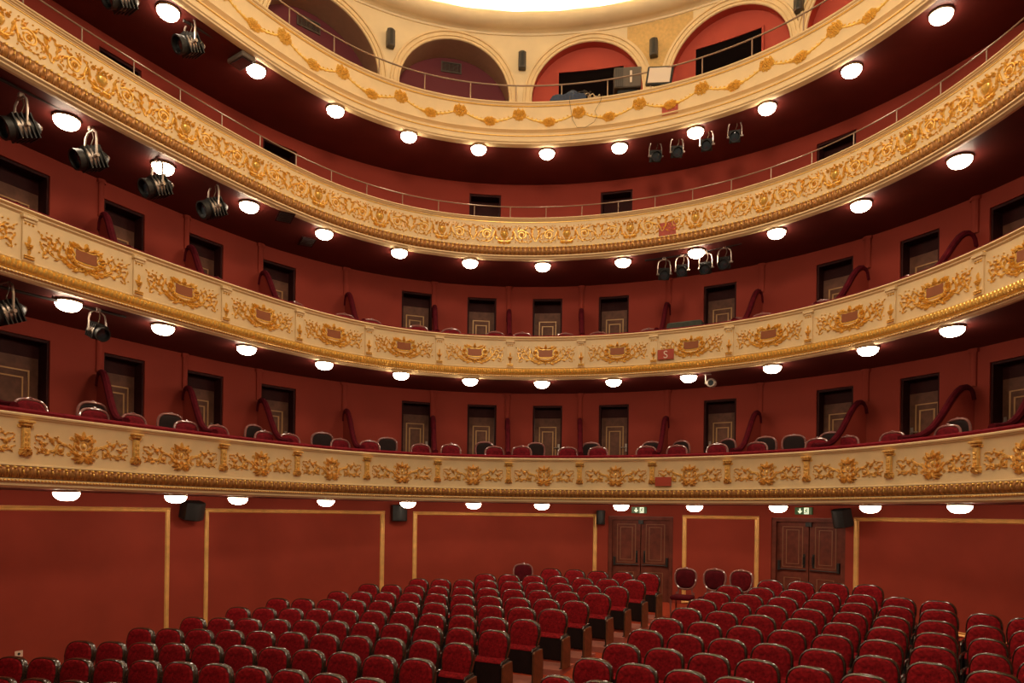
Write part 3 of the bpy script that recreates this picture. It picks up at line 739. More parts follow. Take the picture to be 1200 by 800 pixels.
struct('wall_arcade', mb, 'cream_top', 'cream arcaded wall behind the top balcony', 'wall')
AN = lambda i: ('%s visible arch from left' % ORD[i-2]) if i >= 2 else 'arcade arch beyond the left edge, %s' % ('outer one', 'inner one')[i]
for i, c in enumerate(ARS):
    # vaulted reveal
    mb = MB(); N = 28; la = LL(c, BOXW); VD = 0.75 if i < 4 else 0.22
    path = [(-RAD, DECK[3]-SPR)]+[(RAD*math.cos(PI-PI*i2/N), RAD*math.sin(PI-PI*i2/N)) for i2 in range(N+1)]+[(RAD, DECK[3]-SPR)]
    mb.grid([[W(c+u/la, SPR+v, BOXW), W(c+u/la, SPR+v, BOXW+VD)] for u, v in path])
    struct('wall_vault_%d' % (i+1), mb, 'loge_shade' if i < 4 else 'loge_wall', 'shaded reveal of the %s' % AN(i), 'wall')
    tm = MB()
    prof = [(0.0, 0.0), (0.012, -0.03), (0.05, -0.035), (0.055, -0.012), (0.075, -0.012), (0.08, -0.04), (0.15, -0.045), (0.155, -0.02), (0.175, -0.02), (0.18, -0.055), (0.225, -0.06), (0.24, 0.0)]
    rows = []
    for u, v in path:
        rad = math.hypot(u, v) if v > 0 else abs(u); k_ = (lambda w_: ((u*(rad+w_)/rad), (v*(rad+w_)/rad if v > 0 else v)))
        row = []
        for w_, o in prof:
            uu, vv = k_(w_); row.append(W(c+uu/la, SPR+vv, BOXW+o))
        rows.append(row)
    tm.grid(rows)
    struct('trim_%d' % tn, tm, 'cream', 'moulded cream surround of the %s' % AN(i), 'arch trim', angle=30); tn += 1
# back wall of the loges
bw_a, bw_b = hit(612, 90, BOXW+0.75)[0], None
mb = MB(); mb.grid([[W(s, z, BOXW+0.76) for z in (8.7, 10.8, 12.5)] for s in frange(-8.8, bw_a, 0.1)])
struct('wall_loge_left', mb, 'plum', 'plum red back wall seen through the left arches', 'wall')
mb = MB(); mb.grid([[W(s, z, BOXW+0.23) for z in (8.7, 10.8, 12.5)] for s in frange(bw_a, 8.8, 0.1)])
struct('wall_loge_right', mb, 'loge_wall', 'bright red back wall seen through the right arches', 'wall')
def loge_window(n, x0, x1, ytop, label):
    o = BOXW+0.215; a, _ = hit(x0, ytop, o); b, z = hit(x1, ytop, o); z = hit((x0+x1)/2, ytop, o)[1]
    r = thing('window_%d' % n, label, 'window', W((a+b)/2, 9.6, o), 0, kind='structure', world_parts=True)
    g = MB(); slab(g, a, b, 9.6, z, o-0.01, 0.012); obj('dark_pane', g, 'dark', r)
    f = MB(); e = 0.04/L
    slab(f, a-e, a, 9.6, z+0.04, o-0.04, 0.04); slab(f, b, b+e, 9.6, z+0.04, o-0.04, 0.04); slab(f, a, b, z, z+0.04, o-0.04, 0.04)
    obj('window_frame', f, 'loge_wall', r, angle=30)
loge_window(1, 655, 731, 83, 'dark control room window behind the third visible arch')
loge_window(2, 816, 893, 47, 'dark control room window behind the fourth visible arch')
# cornice and dome
struct('trim_%d' % tn, sweep([(0.0,12.50),(-0.03,12.50),(-0.04,12.55),(-0.06,12.56),(-0.09,12.575),(-0.16,12.585),(-0.26,12.62),(-0.36,12.68),(-0.43,12.77),(-0.45,12.86),(-0.43,12.93),(-0.38,12.95),(-0.3,12.95),(-0.3,12.90),(0.0,12.90)] and [(BOXW+o, z) for o, z in [(0.0,12.46),(-0.03,12.46),(-0.045,12.50),(-0.07,12.51),(-0.10,12.53),(-0.17,12.53),(-0.27,12.55),(-0.36,12.60),(-0.42,12.68),(-0.43,12.76),(-0.40,12.82),(-0.30,12.83),(-0.30,12.78),(0.0,12.78)]]), 'cream_top', 'rounded cream cornice under the dome', 'cornice', angle=35); tn += 1
mb = MB(); rows = []
cx, cy = 0.8, 8.0
for s in frange(-8.8, 8.8, 0.125):
    p = W(s, 0, BOXW+0.02); row = []
    for q, zz in ((0.0,12.76),(0.012,13.15),(0.03,13.45),(0.07,13.75),(0.14,14.05),(0.3,14.5),(0.55,14.9),(0.8,15.1),(0.99,15.15)):
        row.append(Vector((p.x+(cx-p.x)*q, p.y+(cy-p.y)*q, ZE+zz)))
    rows.append(row)
mb.grid(rows); struct('ceiling_dome', mb, 'dome', 'bright ivory domed ceiling above the cornice', 'ceiling')
for i, s in enumerate(frange(-5.6, 5.6, 0.56)):      # cove lamps hidden on top of the cornice
    p = W(s, 12.95, BOXW-0.2); add_light('cove_light', 'POINT', p, COVE_POWER, (1.0, 0.84, 0.60), 0.12)

# ------------------------------------------------------------------ lamps under the balconies
LAMPS = [
 [(78,574),(206,579),(279,582),(382,585),(478,588),(555,590),(635,591),(728,592),(814,592),(912,591.5),(1020,590),(1125,588)],
 [(80,359),(191,387),(289,411),(380,429),(470,441),(551,448),(635,451),(719,449),(807,444),(905,433),(1017,412),(1116,389)],
 [(78,145),(191,199),(292,244),(380,276),(468,298),(551,310),(636,314),(730,309),(816,298),(910,275),(1009,243),(1125,191)],
 [(197,17),(300,85),(393,132),(479,162),(561,177),(641,182),(726,175),(815,157),(899,129),(998,85),(1103,21)]]
lamp0 = None
for t, lst in enumerate(LAMPS):
    for i, (x, y) in enumerate(lst):
        zc = SOFF[t]-0.09
        if t == 0: p = W(hit(x, y, 0.34)[0], SOFF[0], 0.34)
        else: p = on_plane(x, y, zc); p.z = ZE+SOFF[t]
        lab = 'lit milk glass bowl lamp, %s from left under the %s balcony' % (ORD[i], TIER[t])
        g = 'bowl lamps under the balconies'
        if lamp0 is None:
            lamp0 = thing('ceiling_lamp', lab, 'lamp', p, 0, g)
            m = MB(); m.lathe([(0.0,-0.001),(0.180,-0.001),(0.190,-0.008),(0.192,-0.022),(0.186,-0.034),(0.176,-0.040),(0.172,-0.036),(0.0,-0.036)], 28); obj('lamp_rim', m, 'rim', lamp0)
            m = MB(); m.lathe([(0.178*math.cos(a)**0.8, -0.038-0.125*math.sin(a)) for a in [PI/2*k/9 for k in range(0, 9)]]+[(0.0, -0.163)], 28); obj('glass_bowl', m, 'glass', lamp0)
        else: dup(lamp0, p, 0, lab, g)

# ------------------------------------------------------------------ box partitions
def partition(t, k, sw, label):
    """S-topped velvet partition from the wall strip to the parapet"""
    zd = DECK[t]; zr = (1.34 if t == 0 else 4.15)
    a = W(sw, 0, BOXW-0.02); b = W(k, 0, 0.24); d = b-a; n = Vector((d.y, -d.x, 0)).normalized()*0.03
    prof = [(0.0,1.60),(0.02,1.72),(0.05,1.79),(0.10,1.82),(0.16,1.80),(0.23,1.72),(0.31,1.57),(0.40,1.37),(0.48,1.20),(0.56,1.06),(0.64,0.96),(0.74,0.88),(0.86,0.84),(1.0,0.82)]
    ztop = [(q, zd+h*1.0 if h > 0.95 else zd+h) for q, h in prof]
    ztop = [(q, max(z, zr+0.02)) for q, z in ztop]
    r = thing('box_partition', label, 'box partition', (a+d*0.5)*1.0+Vector((0, 0, zd)), 0, 'velvet box partitions', world_parts=True)
    rows = []
    for q, z in ztop:
        p = a+d*q; rows.append([Vector((p.x+n.x, p.y+n.y, ZE+zd+0.003)), Vector((p.x+n.x, p.y+n.y, ZE+z)), Vector((p.x-n.x, p.y-n.y, ZE+z)), Vector((p.x-n.x, p.y-n.y, ZE+zd+0.003))])
    m = MB(); m.grid(rows, closed_v=True); obj('partition_panel', m, 'red_wall', r, angle=30)
    m = MB(); m.tube([Vector((a.x+d.x*q, a.y+d.y*q, ZE+z)) for q, z in ztop], 0.062, 8); obj('velvet_roll', m, 'darkvelvet', r)
ends = list(zip(range(-5, 6), STRS))
ends = [(-6, -5.9)]+ends+[(6, 5.75)]
for t in range(2):
    for i, (k, sw) in enumerate(ends):
        partition(t, k, sw, 'wine red velvet box partition with curved top, %s from left on the %s balcony' % (ORD[i], TIER[t]))

# ------------------------------------------------------------------ box chairs
def rounded_back(w_, z0, z1, n=20, sq=2.6):
    """outline of a chair back: superellipse top, tapering sides; list of (x,z) from lower left round to lower right"""
    pts = []; zc = z0+(z1-z0)*0.45
    for i in range(n+1):
        a = PI-PI*i/n; c, s_ = math.cos(a), math.sin(a)
        pts.append((w_*math.copysign(abs(c)**(2/sq), c), zc+(z1-zc)*abs(s_)**(2/sq)))
    return [(-w_*0.86, z0)]+pts+[(w_*0.86, z0)]
def pad(mb, outline, y, bulge, back=0.0):
    """cushion: outline filled with an inset, puffed front (towards -y)"""
    cx = 0.0; cz = sum(p[1] for p in outline)/len(outline); rows = []
    for q, h in ((1.0, 0.0), (1.0, 0.3), (0.94, 0.72), (0.8, 0.93), (0.5, 1.0), (0.02, 1.0)):
        rows.append([(cx+(p[0]-cx)*q, y-bulge*h, cz+(p[1]-cz)*q) for p in outline])
    mb.grid(rows, closed_v=True)
    return mb
def make_box_chair(label, group, fabric):
    r = thing('box_chair', label, 'chair', (0, 0, 0), 0, group)
    full = []
    for i in range(28):
        q = 2*PI*i/28; c, s_ = math.cos(q), math.sin(q); zz = 0.83+0.225*math.copysign(abs(s_)**0.62, s_)
        full.append(((0.238-0.06*max(0.0, -s_))*math.copysign(abs(c)**0.66, c), zz))
    tilt = lambda p: Vector((p[0], p[1]+0.10*(p[2]-0.45), p[2]))
    m = MB(); m.tube([tilt((x, 0.20, z)) for x, z in full+full[:1]], 0.024, 8, False)
    m.tube([tilt((-0.06, 0.195, 1.062)), tilt((0, 0.19, 1.078)), tilt((0.06, 0.195, 1.062))], [0.012, 0.022, 0.012], 6); obj('back_frame', m, 'chairlac', r)
    ins = [(x*0.90, 0.83+(z-0.83)*0.90) for x, z in full]
    m = MB(); pad(m, ins, 0.20, 0.035); m.v = [tilt(p) for p in m.v]; obj('back_cushion', m, fabric, r)
    m = MB(); pad(m, ins, 0.20, -0.012); m.v = [tilt(p) for p in m.v]; obj('back_lining', m, 'darkvelvet' if fabric == 'boxvelvet' else 'darkback', r)
    for sx in (-1, 1):
        m = MB(); m.tube([tilt((sx*0.17, 0.205, 0.45)), tilt((sx*0.15, 0.20, 0.56)), tilt((sx*0.155, 0.20, 0.66))], [0.02, 0.015, 0.02], 8); obj('back_post', m, 'chairlac', r)
    m = MB(); m.box((-0.225, -0.24, 0.40), (0.225, 0.20, 0.49), 0.03); obj('seat', m, fabric, r)
    for sx in (-1, 1):
        m = MB(); m.tube([(sx*0.20, -0.20, 0.002), (sx*0.205, -0.205, 0.2), (sx*0.21, -0.20, 0.41)], [0.014, 0.02, 0.026], 8); obj('leg', m, 'chairlac', r)
        m = MB(); m.tube([(sx*0.20, 0.25, 0.002), (sx*0.20, 0.21, 0.25), (sx*0.19, 0.205, 0.54)], [0.016, 0.022, 0.022], 8); obj('leg', m, 'chairlac', r)
    return r
BC1 = [(37,466,1),(99,474,0),(111,477.5,1),(160,484.5,1),(191,488,0),(219,492.5,1),(257,497.5,1),(287,500,0),(312,505,1),(340,508,1),(376,509,0),(401,514,1),(433,515.5,1),(451,514,0),
       (494,519.5,1),(527.5,519,1),(571,521,0),(581,522.5,1),(610,522,1),(624,521,0),(665,523.5,1),(694,519.5,0),(700,523,1),(758,522,1),(767,519,0),(793,521,1),(806,516,0),(840,519,1),
       (862,514,0),(886,518,1),(902,514,0),(932,511.5,0),(956,512.5,1),(976,510,0),(991,510,1),(1045,505,1),(1109,497,1),(1136,492,0),(1191,487,1)]
BC2 = [(26,241,1),(155,286,1),(257,322,1),(349,352.5,1),(404,365,1),(437,373,1),(490,379,1),(529,384,1),(582,387.5,1),(612,389,1),(664,389.5,1),(699,388,1),(760,384,1),(864,371,1),(893,366,1),(960,351,1),(1060,322,1),(1165,280,1)]
proto = {}
for t, lst in enumerate((BC1, BC2)):
    for i, (x, y, front) in enumerate(lst):
        ztop = DECK[t]+1.075
        u, v = unroll(x, y); Y = -F*ztop/v
        # depth behind the parapet that puts the top of the back at the photographed height
        best = min([0.62+0.04*j for j in range(24)], key=lambda o: abs(W(hit(x, y, o)[0], 0, o).y-Y))
        best = min(best, 1.35)
        if front: best = min(max(best, 0.75), 1.0)
        else: best = 1.5
        s = hit(x, y, best)[0]; p = W(s, DECK[t], best-0.2); rz = heading(s)+random.uniform(-0.12, 0.12)
        if not front: rz += random.choice((PI-0.35, PI+0.3, PI))
        if not front: p = W(s, DECK[t]+STEP[t], best-0.02)
        lab = '%s box chair, %s from left of all chairs along the %s parapet' % ('red upholstered' if front else 'turned away dark backed', '%d%s' % (i+1, {1:'st',2:'nd',3:'rd'}.get((i+1) % 10 if (i+1) % 100 not in (11,12,13) else 0, 'th')), TIER[t])
        grp = 'box chairs behind the %s parapet' % TIER[t]
        if front not in proto: proto[front] = make_box_chair(lab, grp, 'boxvelvet' if front else 'darkvelvet'); o = proto[front]; o.location = p; o.rotation_euler = (0, 0, rz); o['group'] = grp
        else: dup(proto[front], p, rz, lab, grp)

# ------------------------------------------------------------------ stalls seats
LEFT = [
 [(760,671),(730,669.7),(701,668.7),(674,667),(646,665.6)],
 [(743,679),(712.5,677.7),(683,676.5),(654,674.8),(625,673.7),(597,672.7),(569,672)],
 [(722.5,686.5),(690.6,685),(658.5,683.4),(629,682),(600,680.6),(571.5,679.4),(544,678.6),(517,678),(491,677.5)],
 [(700,694.5),(665,692.7),(633,691.2),(602.5,690),(572.5,688.4),(543,687.2),(514,686.2),(486,685.4),(459,684.6),(432.5,683.7)],
 [(675,703.5),(641,701.4),(607,699.7),(574.5,698),(542.5,696.4),(511.5,695.2),(481,694.2),(452,693.4),(424,692.8),(396.5,692.4)],
 [(648.5,713.2),(612,711),(576,709),(543.5,707.4),(510,705.8),(478,704.4),(446,703.4),(415.5,702.5),(385.5,701.8),(355.5,701.1),(326,700.6)],
 [(616,725.5),(579,722.7),(542.5,720.4),(507,718.3),(472.5,716.6),(438.5,715.1),(405.6,713.8),(373.5,712.8),(341.5,712.1),(310.5,711.5),(279.5,711)],
 [(579.5,738),(540.6,735.2),(502,732.8),(464,730.5),(428,728.6),(393.5,727),(359,725.9),(325.5,725),(291.5,724.2),(259,723.4),(227,722.6)],
 [(537.5,753),(498,750),(457.5,747),(419,744.4),(381,742.2),(343.5,740.2),(306,738.8),(270,737.6),(234.5,736.7),(199.5,736),(166,735.2)],
 [(490,771.5),(446,767.5),(404,764),(362.5,760.8),(322,758),(282.5,756),(244,754.3),(205,753),(168,752.2),(131.5,751.3),(95,750.6)],
 [(433,794),(386,789),(341,784.4),(297,780.6),(254,777.5),(212,775.2),(171,773.3),(130.5,772.2),(91,771),(52.5,769.8),(14,769)],
 [(132,799.5),(86.5,797),(42,794.7),(1,793)]]
RIGHT = [
 [(903,679.4),(939,680.8),(977.5,682.4),(1017.5,684.6)],
 [(855,685.5),(892,688),(929.6,690.6),(968,693.4),(1009.6,696.2),(1054,699.5),(1100,703.5)],
 [(840,693),(877.5,696),(917.5,699.2),(959.6,702.5),(1004,706),(1050.6,709.8),(1100.6,714),(1154,718.8),(1203,724)],
 [(823,702),(862.5,705.4),(904.5,709),(948,713),(996,717),(1045,721.5),(1098,726.8),(1155,732.5),(1208,739)],
 [(804.6,712),(846,716),(889.5,720.2),(937,724.6),(986,729.2),(1040,734.6),(1097,741),(1158.5,748),(1213,756)],
 [(781.5,724),(826,728.6),(873,733.2),(922.5,738),(975.6,743.4),(1033,749.6),(1094.6,757),(1162,765.5),(1220,775)],
 [(757,737.5),(804,742.6),(853,748),(905,754),(964,760.4),(1027,768),(1092,776.2),(1165,786.5)],
 [(729,753.5),(779,759.4),(831.5,765.7),(888,772.6),(949.6,780.8),(1014,790)],
 [(695.6,771),(747,777.6),(804,785),(862,793.4)],
 [(654,791.5),(703,797.5)]]
def seat_pos(x, y):
    u, v = unroll(x, y); d = F*2.35/(v+0.06*F+0.06*u); return Vector((u*d/F, d, 0))
def make_seat(label, group, aisle):
    r = thing('theatre_seat', label, 'theatre seat', (0, 0, 0), 0, group)
    lean = lambda p: Vector((p[0], p[1]+0.17*(p[2]-0.45), p[2]))
    ol = rounded_back(0.243, 0.50, 0.94, 20, 3.0)
    # curved wooden frame: rectangular section swept round sides and top
    rows = []
    for i, (x, z) in enumerate(ol):
        a = ol[max(i-1, 0)]; b = ol[min(i+1, len(ol)-1)]; dx, dz = b[0]-a[0], b[1]-a[1]; q = math.hypot(dx, dz); nx, nz = -dz/q, dx/q
        e = 0.017
        rows.append([lean((x+nx*k, yy, z+nz*k)) for k, yy in ((-e, -0.012), (-0.006, -0.022), (0.006, -0.012), (0.008, 0.02), (0.006, 0.055), (-e, 0.06))])
    m = MB(); m.grid(rows, closed_v=True); obj('wooden_frame', m, 'lacquer', r, angle=50)
    ins = [(x*0.955, 0.50+(z-0.50)*0.978) for x, z in ol]
    m = MB(); pad(m, ins, 0.01, 0.058); m.v = [lean(p) for p in m.v]; obj('backrest', m, 'velvet', r)
    m = MB(); rows = [[lean((x*q, 0.05, 0.10 if z < 0.501 else z*q+(1-q)*0.6)) for x, z in ol] for q in (0.97, 0.02)]; m.grid(rows, closed_v=True); obj('back_board', m, 'darkback', r)  # back shell, carried down to darken the open space below
    # tipped-up seat
    prof = [(0.0,0.478),(-0.05,0.468),(-0.082,0.474),(-0.095,0.492),(-0.090,0.512),(-0.072,0.528),(-0.056,0.55),(-0.04,0.56),(0.0,0.56)]
    rows = []
    for q, xx in ((0.75,-0.226),(0.95,-0.219),(1.0,-0.20),(1.02,-0.08),(1.02,0.08),(1.0,0.20),(0.95,0.219),(0.75,0.226)):
        rows.append([Vector((xx, y_*q+0.17*(z_-0.45), z_)) for y_, z_ in prof])
    m = MB(); m.grid(rows); obj('tip_up_seat', m, 'velvet', r)
    m = MB(); m.box((-0.215, -0.085, 0.13), (0.215, -0.04, 0.49), 0.006); sp = obj('seat_underside', m, 'darkback', r); sp['label'] = 'black underside board'  # black board stands in for the shade under the seat
    for sx in (-1, 1):
        m = MB(); x0 = sx*0.248
        m.box((x0-0.018, -0.16, 0.015), (x0+0.018, 0.09, 0.52), 0.008); m.box((x0-0.03, -0.18, 0.0), (x0+0.03, 0.12, 0.02), 0.006)
        obj('standard', m, 'black', r)
        m = MB(); m.tube([(x0, 0.05, 0.555), (x0, -0.06, 0.545), (x0, -0.16, 0.53), (x0, -0.19, 0.49)], [0.014, 0.020, 0.020, 0.013], 8); obj('armrest', m, 'lacquer', r)
    if aisle:
        m = MB(); x0 = aisle*0.276
        rows = [[(x0+dx, y_, z_) for y_, z_ in ((-0.19,0.0),(-0.20,0.30),(-0.20,0.475),(-0.17,0.50),(0.08,0.515),(0.11,0.30),(0.11,0.0))] for dx in (-0.014, 0.014)]
        m.grid(rows, closed_v=True); m.add(rows[0], [tuple(range(7))]); m.add(rows[1], [tuple(reversed(range(7)))])
        obj('end_panel', m, 'endwood', r, angle=30)
    return r
sproto = {}
def nth(n): return '%d%s' % (n, {1:'st',2:'nd',3:'rd'}.get(n % 10 if n % 100 not in (11,12,13) else 0, 'th'))
for block, rows_, sg in (('left', LEFT, 1), ('right', RIGHT, -1)):
    for ri, row in enumerate(rows_):
        P = [seat_pos(*q) for q in row]
        for i, p in enumerate(P):
            a = P[max(i-1, 0)]; b = P[min(i+1, len(P)-1)]; d = (b-a)*(1 if b.x > a.x else -1)
            rz = math.atan2(d.y, d.x)
            z = row_z(p.x, p.y)+0.002
            c, s_ = math.cos(rz), math.sin(rz)
            base = Vector((p.x+0.085*s_, p.y-0.085*c, z))      # the top edge of the back, not the seat centre, was measured
            end = sg if (i == 0 and not (block == 'left' and ri == 11)) else 0
            if ri == 11: lab = 'red velvet theatre seat, %s from the left edge in the nearest left block row' % nth(4-i)
            else: lab = 'red velvet theatre seat, %s from aisle, %s row from back, %s block' % (nth(i+1), nth(ri+1), block)
            grp = 'stalls seats in the %s block' % block
            if end not in sproto:
                sproto[end] = make_seat(lab, grp, end); o = sproto[end]; o.location = base; o.rotation_euler = (0, 0, rz)
            else: o = dup(sproto[end], base, rz, lab, grp)
            gap = min((q-p).length for q in (P[i-1] if i else P[1], P[i+1] if i+1 < len(P) else P[-2]))
            k = min(max((gap-0.012)/0.535, 0.86), 1.14); o.scale = (k, 1, 1)
# low stepped platforms under the rows
for block, rows_ in (('left', LEFT), ('right', RIGHT)):
    for ri, row in enumerate(rows_):
        P = [seat_pos(*q) for q in row]
        if P[0].x > P[-1].x: P.reverse()
        d0 = (P[0]-P[1]).normalized(); d1 = (P[-1]-P[-2]).normalized()
        P = [P[0]+d0*0.30]+P+[P[-1]+d1*0.30]; rr = []
        for i, q in enumerate(P):
            d = (P[min(i+1, len(P)-1)]-P[max(i-1, 0)]).normalized(); n = Vector((-d.y, d.x, 0)); z = row_z(q.x, q.y)
            f_, b2 = q-n*0.36, q+n*0.22
            rr.append([Vector((f_.x, f_.y, z-0.14)), Vector((f_.x, f_.y, z)), Vector((b2.x, b2.y, z)), Vector((b2.x, b2.y, z-0.14))])
        m = MB(); m.grid(rr, closed_v=True); m.add(rr[0], [(0, 1, 2, 3)]); m.add(rr[-1], [(3, 2, 1, 0)])
        struct('floor_step_%d' % (ri+1+(0 if block == 'left' else 20)), m, 'riser', 'low carpeted step under the %s row from back, %s block' % (nth(ri+1), block), 'floor step', angle=30)
# loose chairs along the rear wall
for x, y, lab in ((803, 671, 'dark loose chair with oval back against the wall right of the aisle door'), (837, 671.5, 'dark loose chair with oval back, second right of the aisle door'),
                  (868, 673, 'loose red backed chair behind the right block under the narrow gilt panel'), (613, 666, 'dark loose chair alone behind the last left block row')):
    u, v = unroll(x, y); best = None
    for o in ([1.2] if x == 613 else [0.2+0.05*k for k in range(21)]):
        s = hit(x, y, o)[0]; p = W(s, 0, o); zt = floor_z(p.x, p.y)+1.075-ZE; e = abs(v+F*zt/p.y)
        if best is None or e < best[0]: best = (e, s, p)
    s, p = best[1], best[2]; z = floor_z(p.x, p.y)
    dup(proto[1 if 'red' in lab else 0], (p.x-0.2*math.sin(cv(s)[2]), p.y-0.2*math.cos(cv(s)[2]), z), heading(s), lab, 'loose chairs at the rear stalls wall')

# ------------------------------------------------------------------ stage spotlights and bars
def spotlight(x, y, out, soff, rz, label, tilt=0.5, size=1.0):
    """yoke hung from a clamp under the soffit, (x,y) = pixel of the can"""
    s, z = hit(x, y, out); p = W(s, z, out); top = ZE+SOFF[soff]
    r = thing('stage_spotlight', label, 'spotlight', p, heading(s)+rz, 'stage spotlights under the balconies')
    k = size; hb = 0.34*k
    A = Matrix.Rotation(tilt, 4, 'X') @ Matrix.Rotation(PI/2, 4, 'X')      # local Z of the lathe towards -Y (stage), tipped down
    m = MB(); m.lathe([(0.0,-0.20*k),(0.06*k,-0.20*k),(0.10*k,-0.15*k),(0.115*k,-0.08*k),(0.115*k,0.10*k),(0.10*k,0.12*k),(0.12*k,0.125*k),(0.125*k,0.20*k),(0.105*k,0.20*k),(0.10*k,0.14*k)], 16, A)
    for q in range(5): m.obox(A, (-0.12*k,-0.13*k,(-0.12+0.05*q)*k), (0.12*k,0.13*k,(-0.105+0.05*q)*k), 0)
    obj('lamp_housing', m, 'black', r, angle=35)
    m = MB(); m.lathe([(0.1165*k,-0.04*k),(0.122*k,-0.035*k),(0.122*k,0.085*k),(0.1165*k,0.09*k)], 16, A); m.lathe([(0.0,-0.235*k),(0.03*k,-0.235*k),(0.035*k,-0.20*k)], 10, A); obj('housing_band', m, 'alu', r)
    m = MB(); m.lathe([(0.0,0.155*k),(0.06*k,0.15*k),(0.10*k,0.14*k)], 16, A); obj('lens', m, 'lens', r)
    m = MB(); m.tube([(-0.15*k,0,0),(-0.15*k,0,hb*0.55),(-0.13*k,0,hb*0.85),(-0.07*k,0,hb),(0.07*k,0,hb),(0.13*k,0,hb*0.85),(0.15*k,0,hb*0.55),(0.15*k,0,0)], 0.014*k, 6)
    m.tube([(-0.17*k,0,0),(-0.115*k,0,0)], 0.025*k, 8); m.tube([(0.115*k,0,0),(0.19*k,0,0)], 0.022*k, 8); obj('yoke', m, 'alu', r)
    barz = max(top-0.07, p.z+hb+0.02) if top-0.07 > p.z+hb else p.z+hb+0.03
    m = MB(); m.tube([(0,0,hb-0.01),(0,0,min(barz-p.z, 1.2))], 0.018, 6); m.box((-0.035,-0.035,hb),(0.035,0.035,hb+0.07),0.008); obj('clamp', m, 'alu', r)
    m = MB(); m.tube([(0.03,0,hb+0.02),(0.05,0.02,hb*0.75),(0.02,0.0,hb*0.5),(0.03,0.05,hb*0.2),(0.0,0.14*k,0.02)], 0.008, 5); obj('cable', m, 'cable', r)
    return r
def bar(xa, ya, xb, yb, out, soff, label):
    a, za = hit(xa, ya, out); b, zb = hit(xb, yb, out); top = SOFF[soff]
    r = thing('lighting_bar', label, 'lighting bar', W((a+b)/2, (za+zb)/2, out), heading((a+b)/2) if 0 else 0, 'lighting bars under the balconies', world_parts=True)
    m = MB(); m.tube([W(s, za+(zb-za)*(s-a)/(b-a), out) for s in frange(a, b, 0.08)], 0.024, 8); obj('pipe', m, 'pipe', r)
    for q in (0.12, 0.5, 0.88):
        s = a+(b-a)*q; z = za+(zb-za)*q
        m = MB(); m.tube([W(s, z, out), W(s, top-0.002, out)], 0.012, 6); obj('hanger', m, 'pipe', r)
def z_at(soff, dz): return SOFF[soff]-dz
def bar_s(xa, xb, out, soff, dz, label):
    """bar hung dz below a soffit, between two pixel columns"""
    yref = {1: 370, 2: 190, 3: 100}[soff]
    a = hit(xa, yref, out)[0]; b = hit(xb, yref, out)[0]; z = SOFF[soff]-dz
    r = thing('lighting_bar', label, 'lighting bar', W((a+b)/2, z, out), 0, 'lighting bars under the balconies', world_parts=True)
    m = MB(); m.tube([W(s, z, out) for s in frange(a, b, 0.08)], 0.024, 8); obj('pipe', m, 'pipe', r)
    for q in (0.1, 0.5, 0.9):
        s = a+(b-a)*q; m = MB(); m.tube([W(s, z, out), W(s, SOFF[soff]-0.002, out)], 0.012, 6); obj('hanger', m, 'pipe', r)
bar(-60, 62, 270, 217, 0.30, 2, 'black lighting bar under the left end of the third balcony')
bar(215, 24, 266, 53, 0.28, 3, 'short black lighting bar at the left under the top balcony')
bar(-40, 326, 147, 371, 0.34, 1, 'black lighting bar under the left end of the second balcony')
bar(757, 168, 873, 138, 0.45, 3, 'black lighting bar at the right under the top balcony')
bar(756, 305, 869, 285, 0.45, 2, 'black lighting bar at the right under the third balcony')
SP = [(24,150,0.30,2,-1.7,'silver yoked black spotlight at the far left under the third balcony',1.25),
      (106,186,0.30,2,-1.7,'black spotlight hung between the first two lamps under the third balcony',1.25),
      (184,219,0.30,2,-1.7,'black spotlight hung directly below the second lamp of the third balcony',1.25),
      (250,244,0.30,2,-1.7,'black spotlight at the right end of the left bar under the third balcony',1.25),
      (142,0,0.30,3,-1.7,'black spotlight cut by the top edge under the top balcony',1.25),
      (222,53,0.30,3,-1.7,'black spotlight right of the first lamp under the top balcony',1.25),
      (6,366,0.34,1,-1.6,'silver black spotlight at the left edge under the second balcony',1.25),
      (114,388,0.34,1,0.0,'round fronted spotlight between the first two lamps under the second balcony',0.9),
      (768,183,0.45,3,0.4,'small spotlight at the left end of the right top balcony bar',0.95),
      (793,178,0.45,3,0.4,'small spotlight second from left on the right top balcony bar',0.95),
      (828,170,0.45,3,0.2,'small spotlight just right of the lamp on the right top balcony bar',0.95),
      (861,160,0.45,3,0.3,'small spotlight at the right end of the right top balcony bar',0.95),
      (778,321,0.45,2,0.3,'small spotlight at the left end of the right third balcony bar',0.95),
      (799,317,0.45,2,0.2,'small spotlight second from left on the right third balcony bar',0.95),
      (827,314,0.45,2,0.1,'small spotlight third from left on the right third balcony bar',0.95),
      (849,308,0.45,2,0.1,'small spotlight at the right end of the right third balcony bar',0.95)]
for x, y, out, soff, rz, lab, k in SP:
    spotlight(x, y, out, soff, rz, lab, 0.45, k)
# flat dark box beside the second lamp of the top balcony
p = on_plane(283, 68, SOFF[3]); r = thing('flat_floodlight', 'flat dark fixture beside the second lamp under the top balcony', 'fixture', p, -0.6)
m = MB(); m.box((-0.24,-0.15,-0.10),(0.24,0.15,-0.004),0.02); obj('housing', m, 'greyplastic', r); m = MB(); m.box((-0.19,-0.11,-0.112),(0.19,0.11,-0.098),0.004); obj('front_glass', m, 'lens', r)
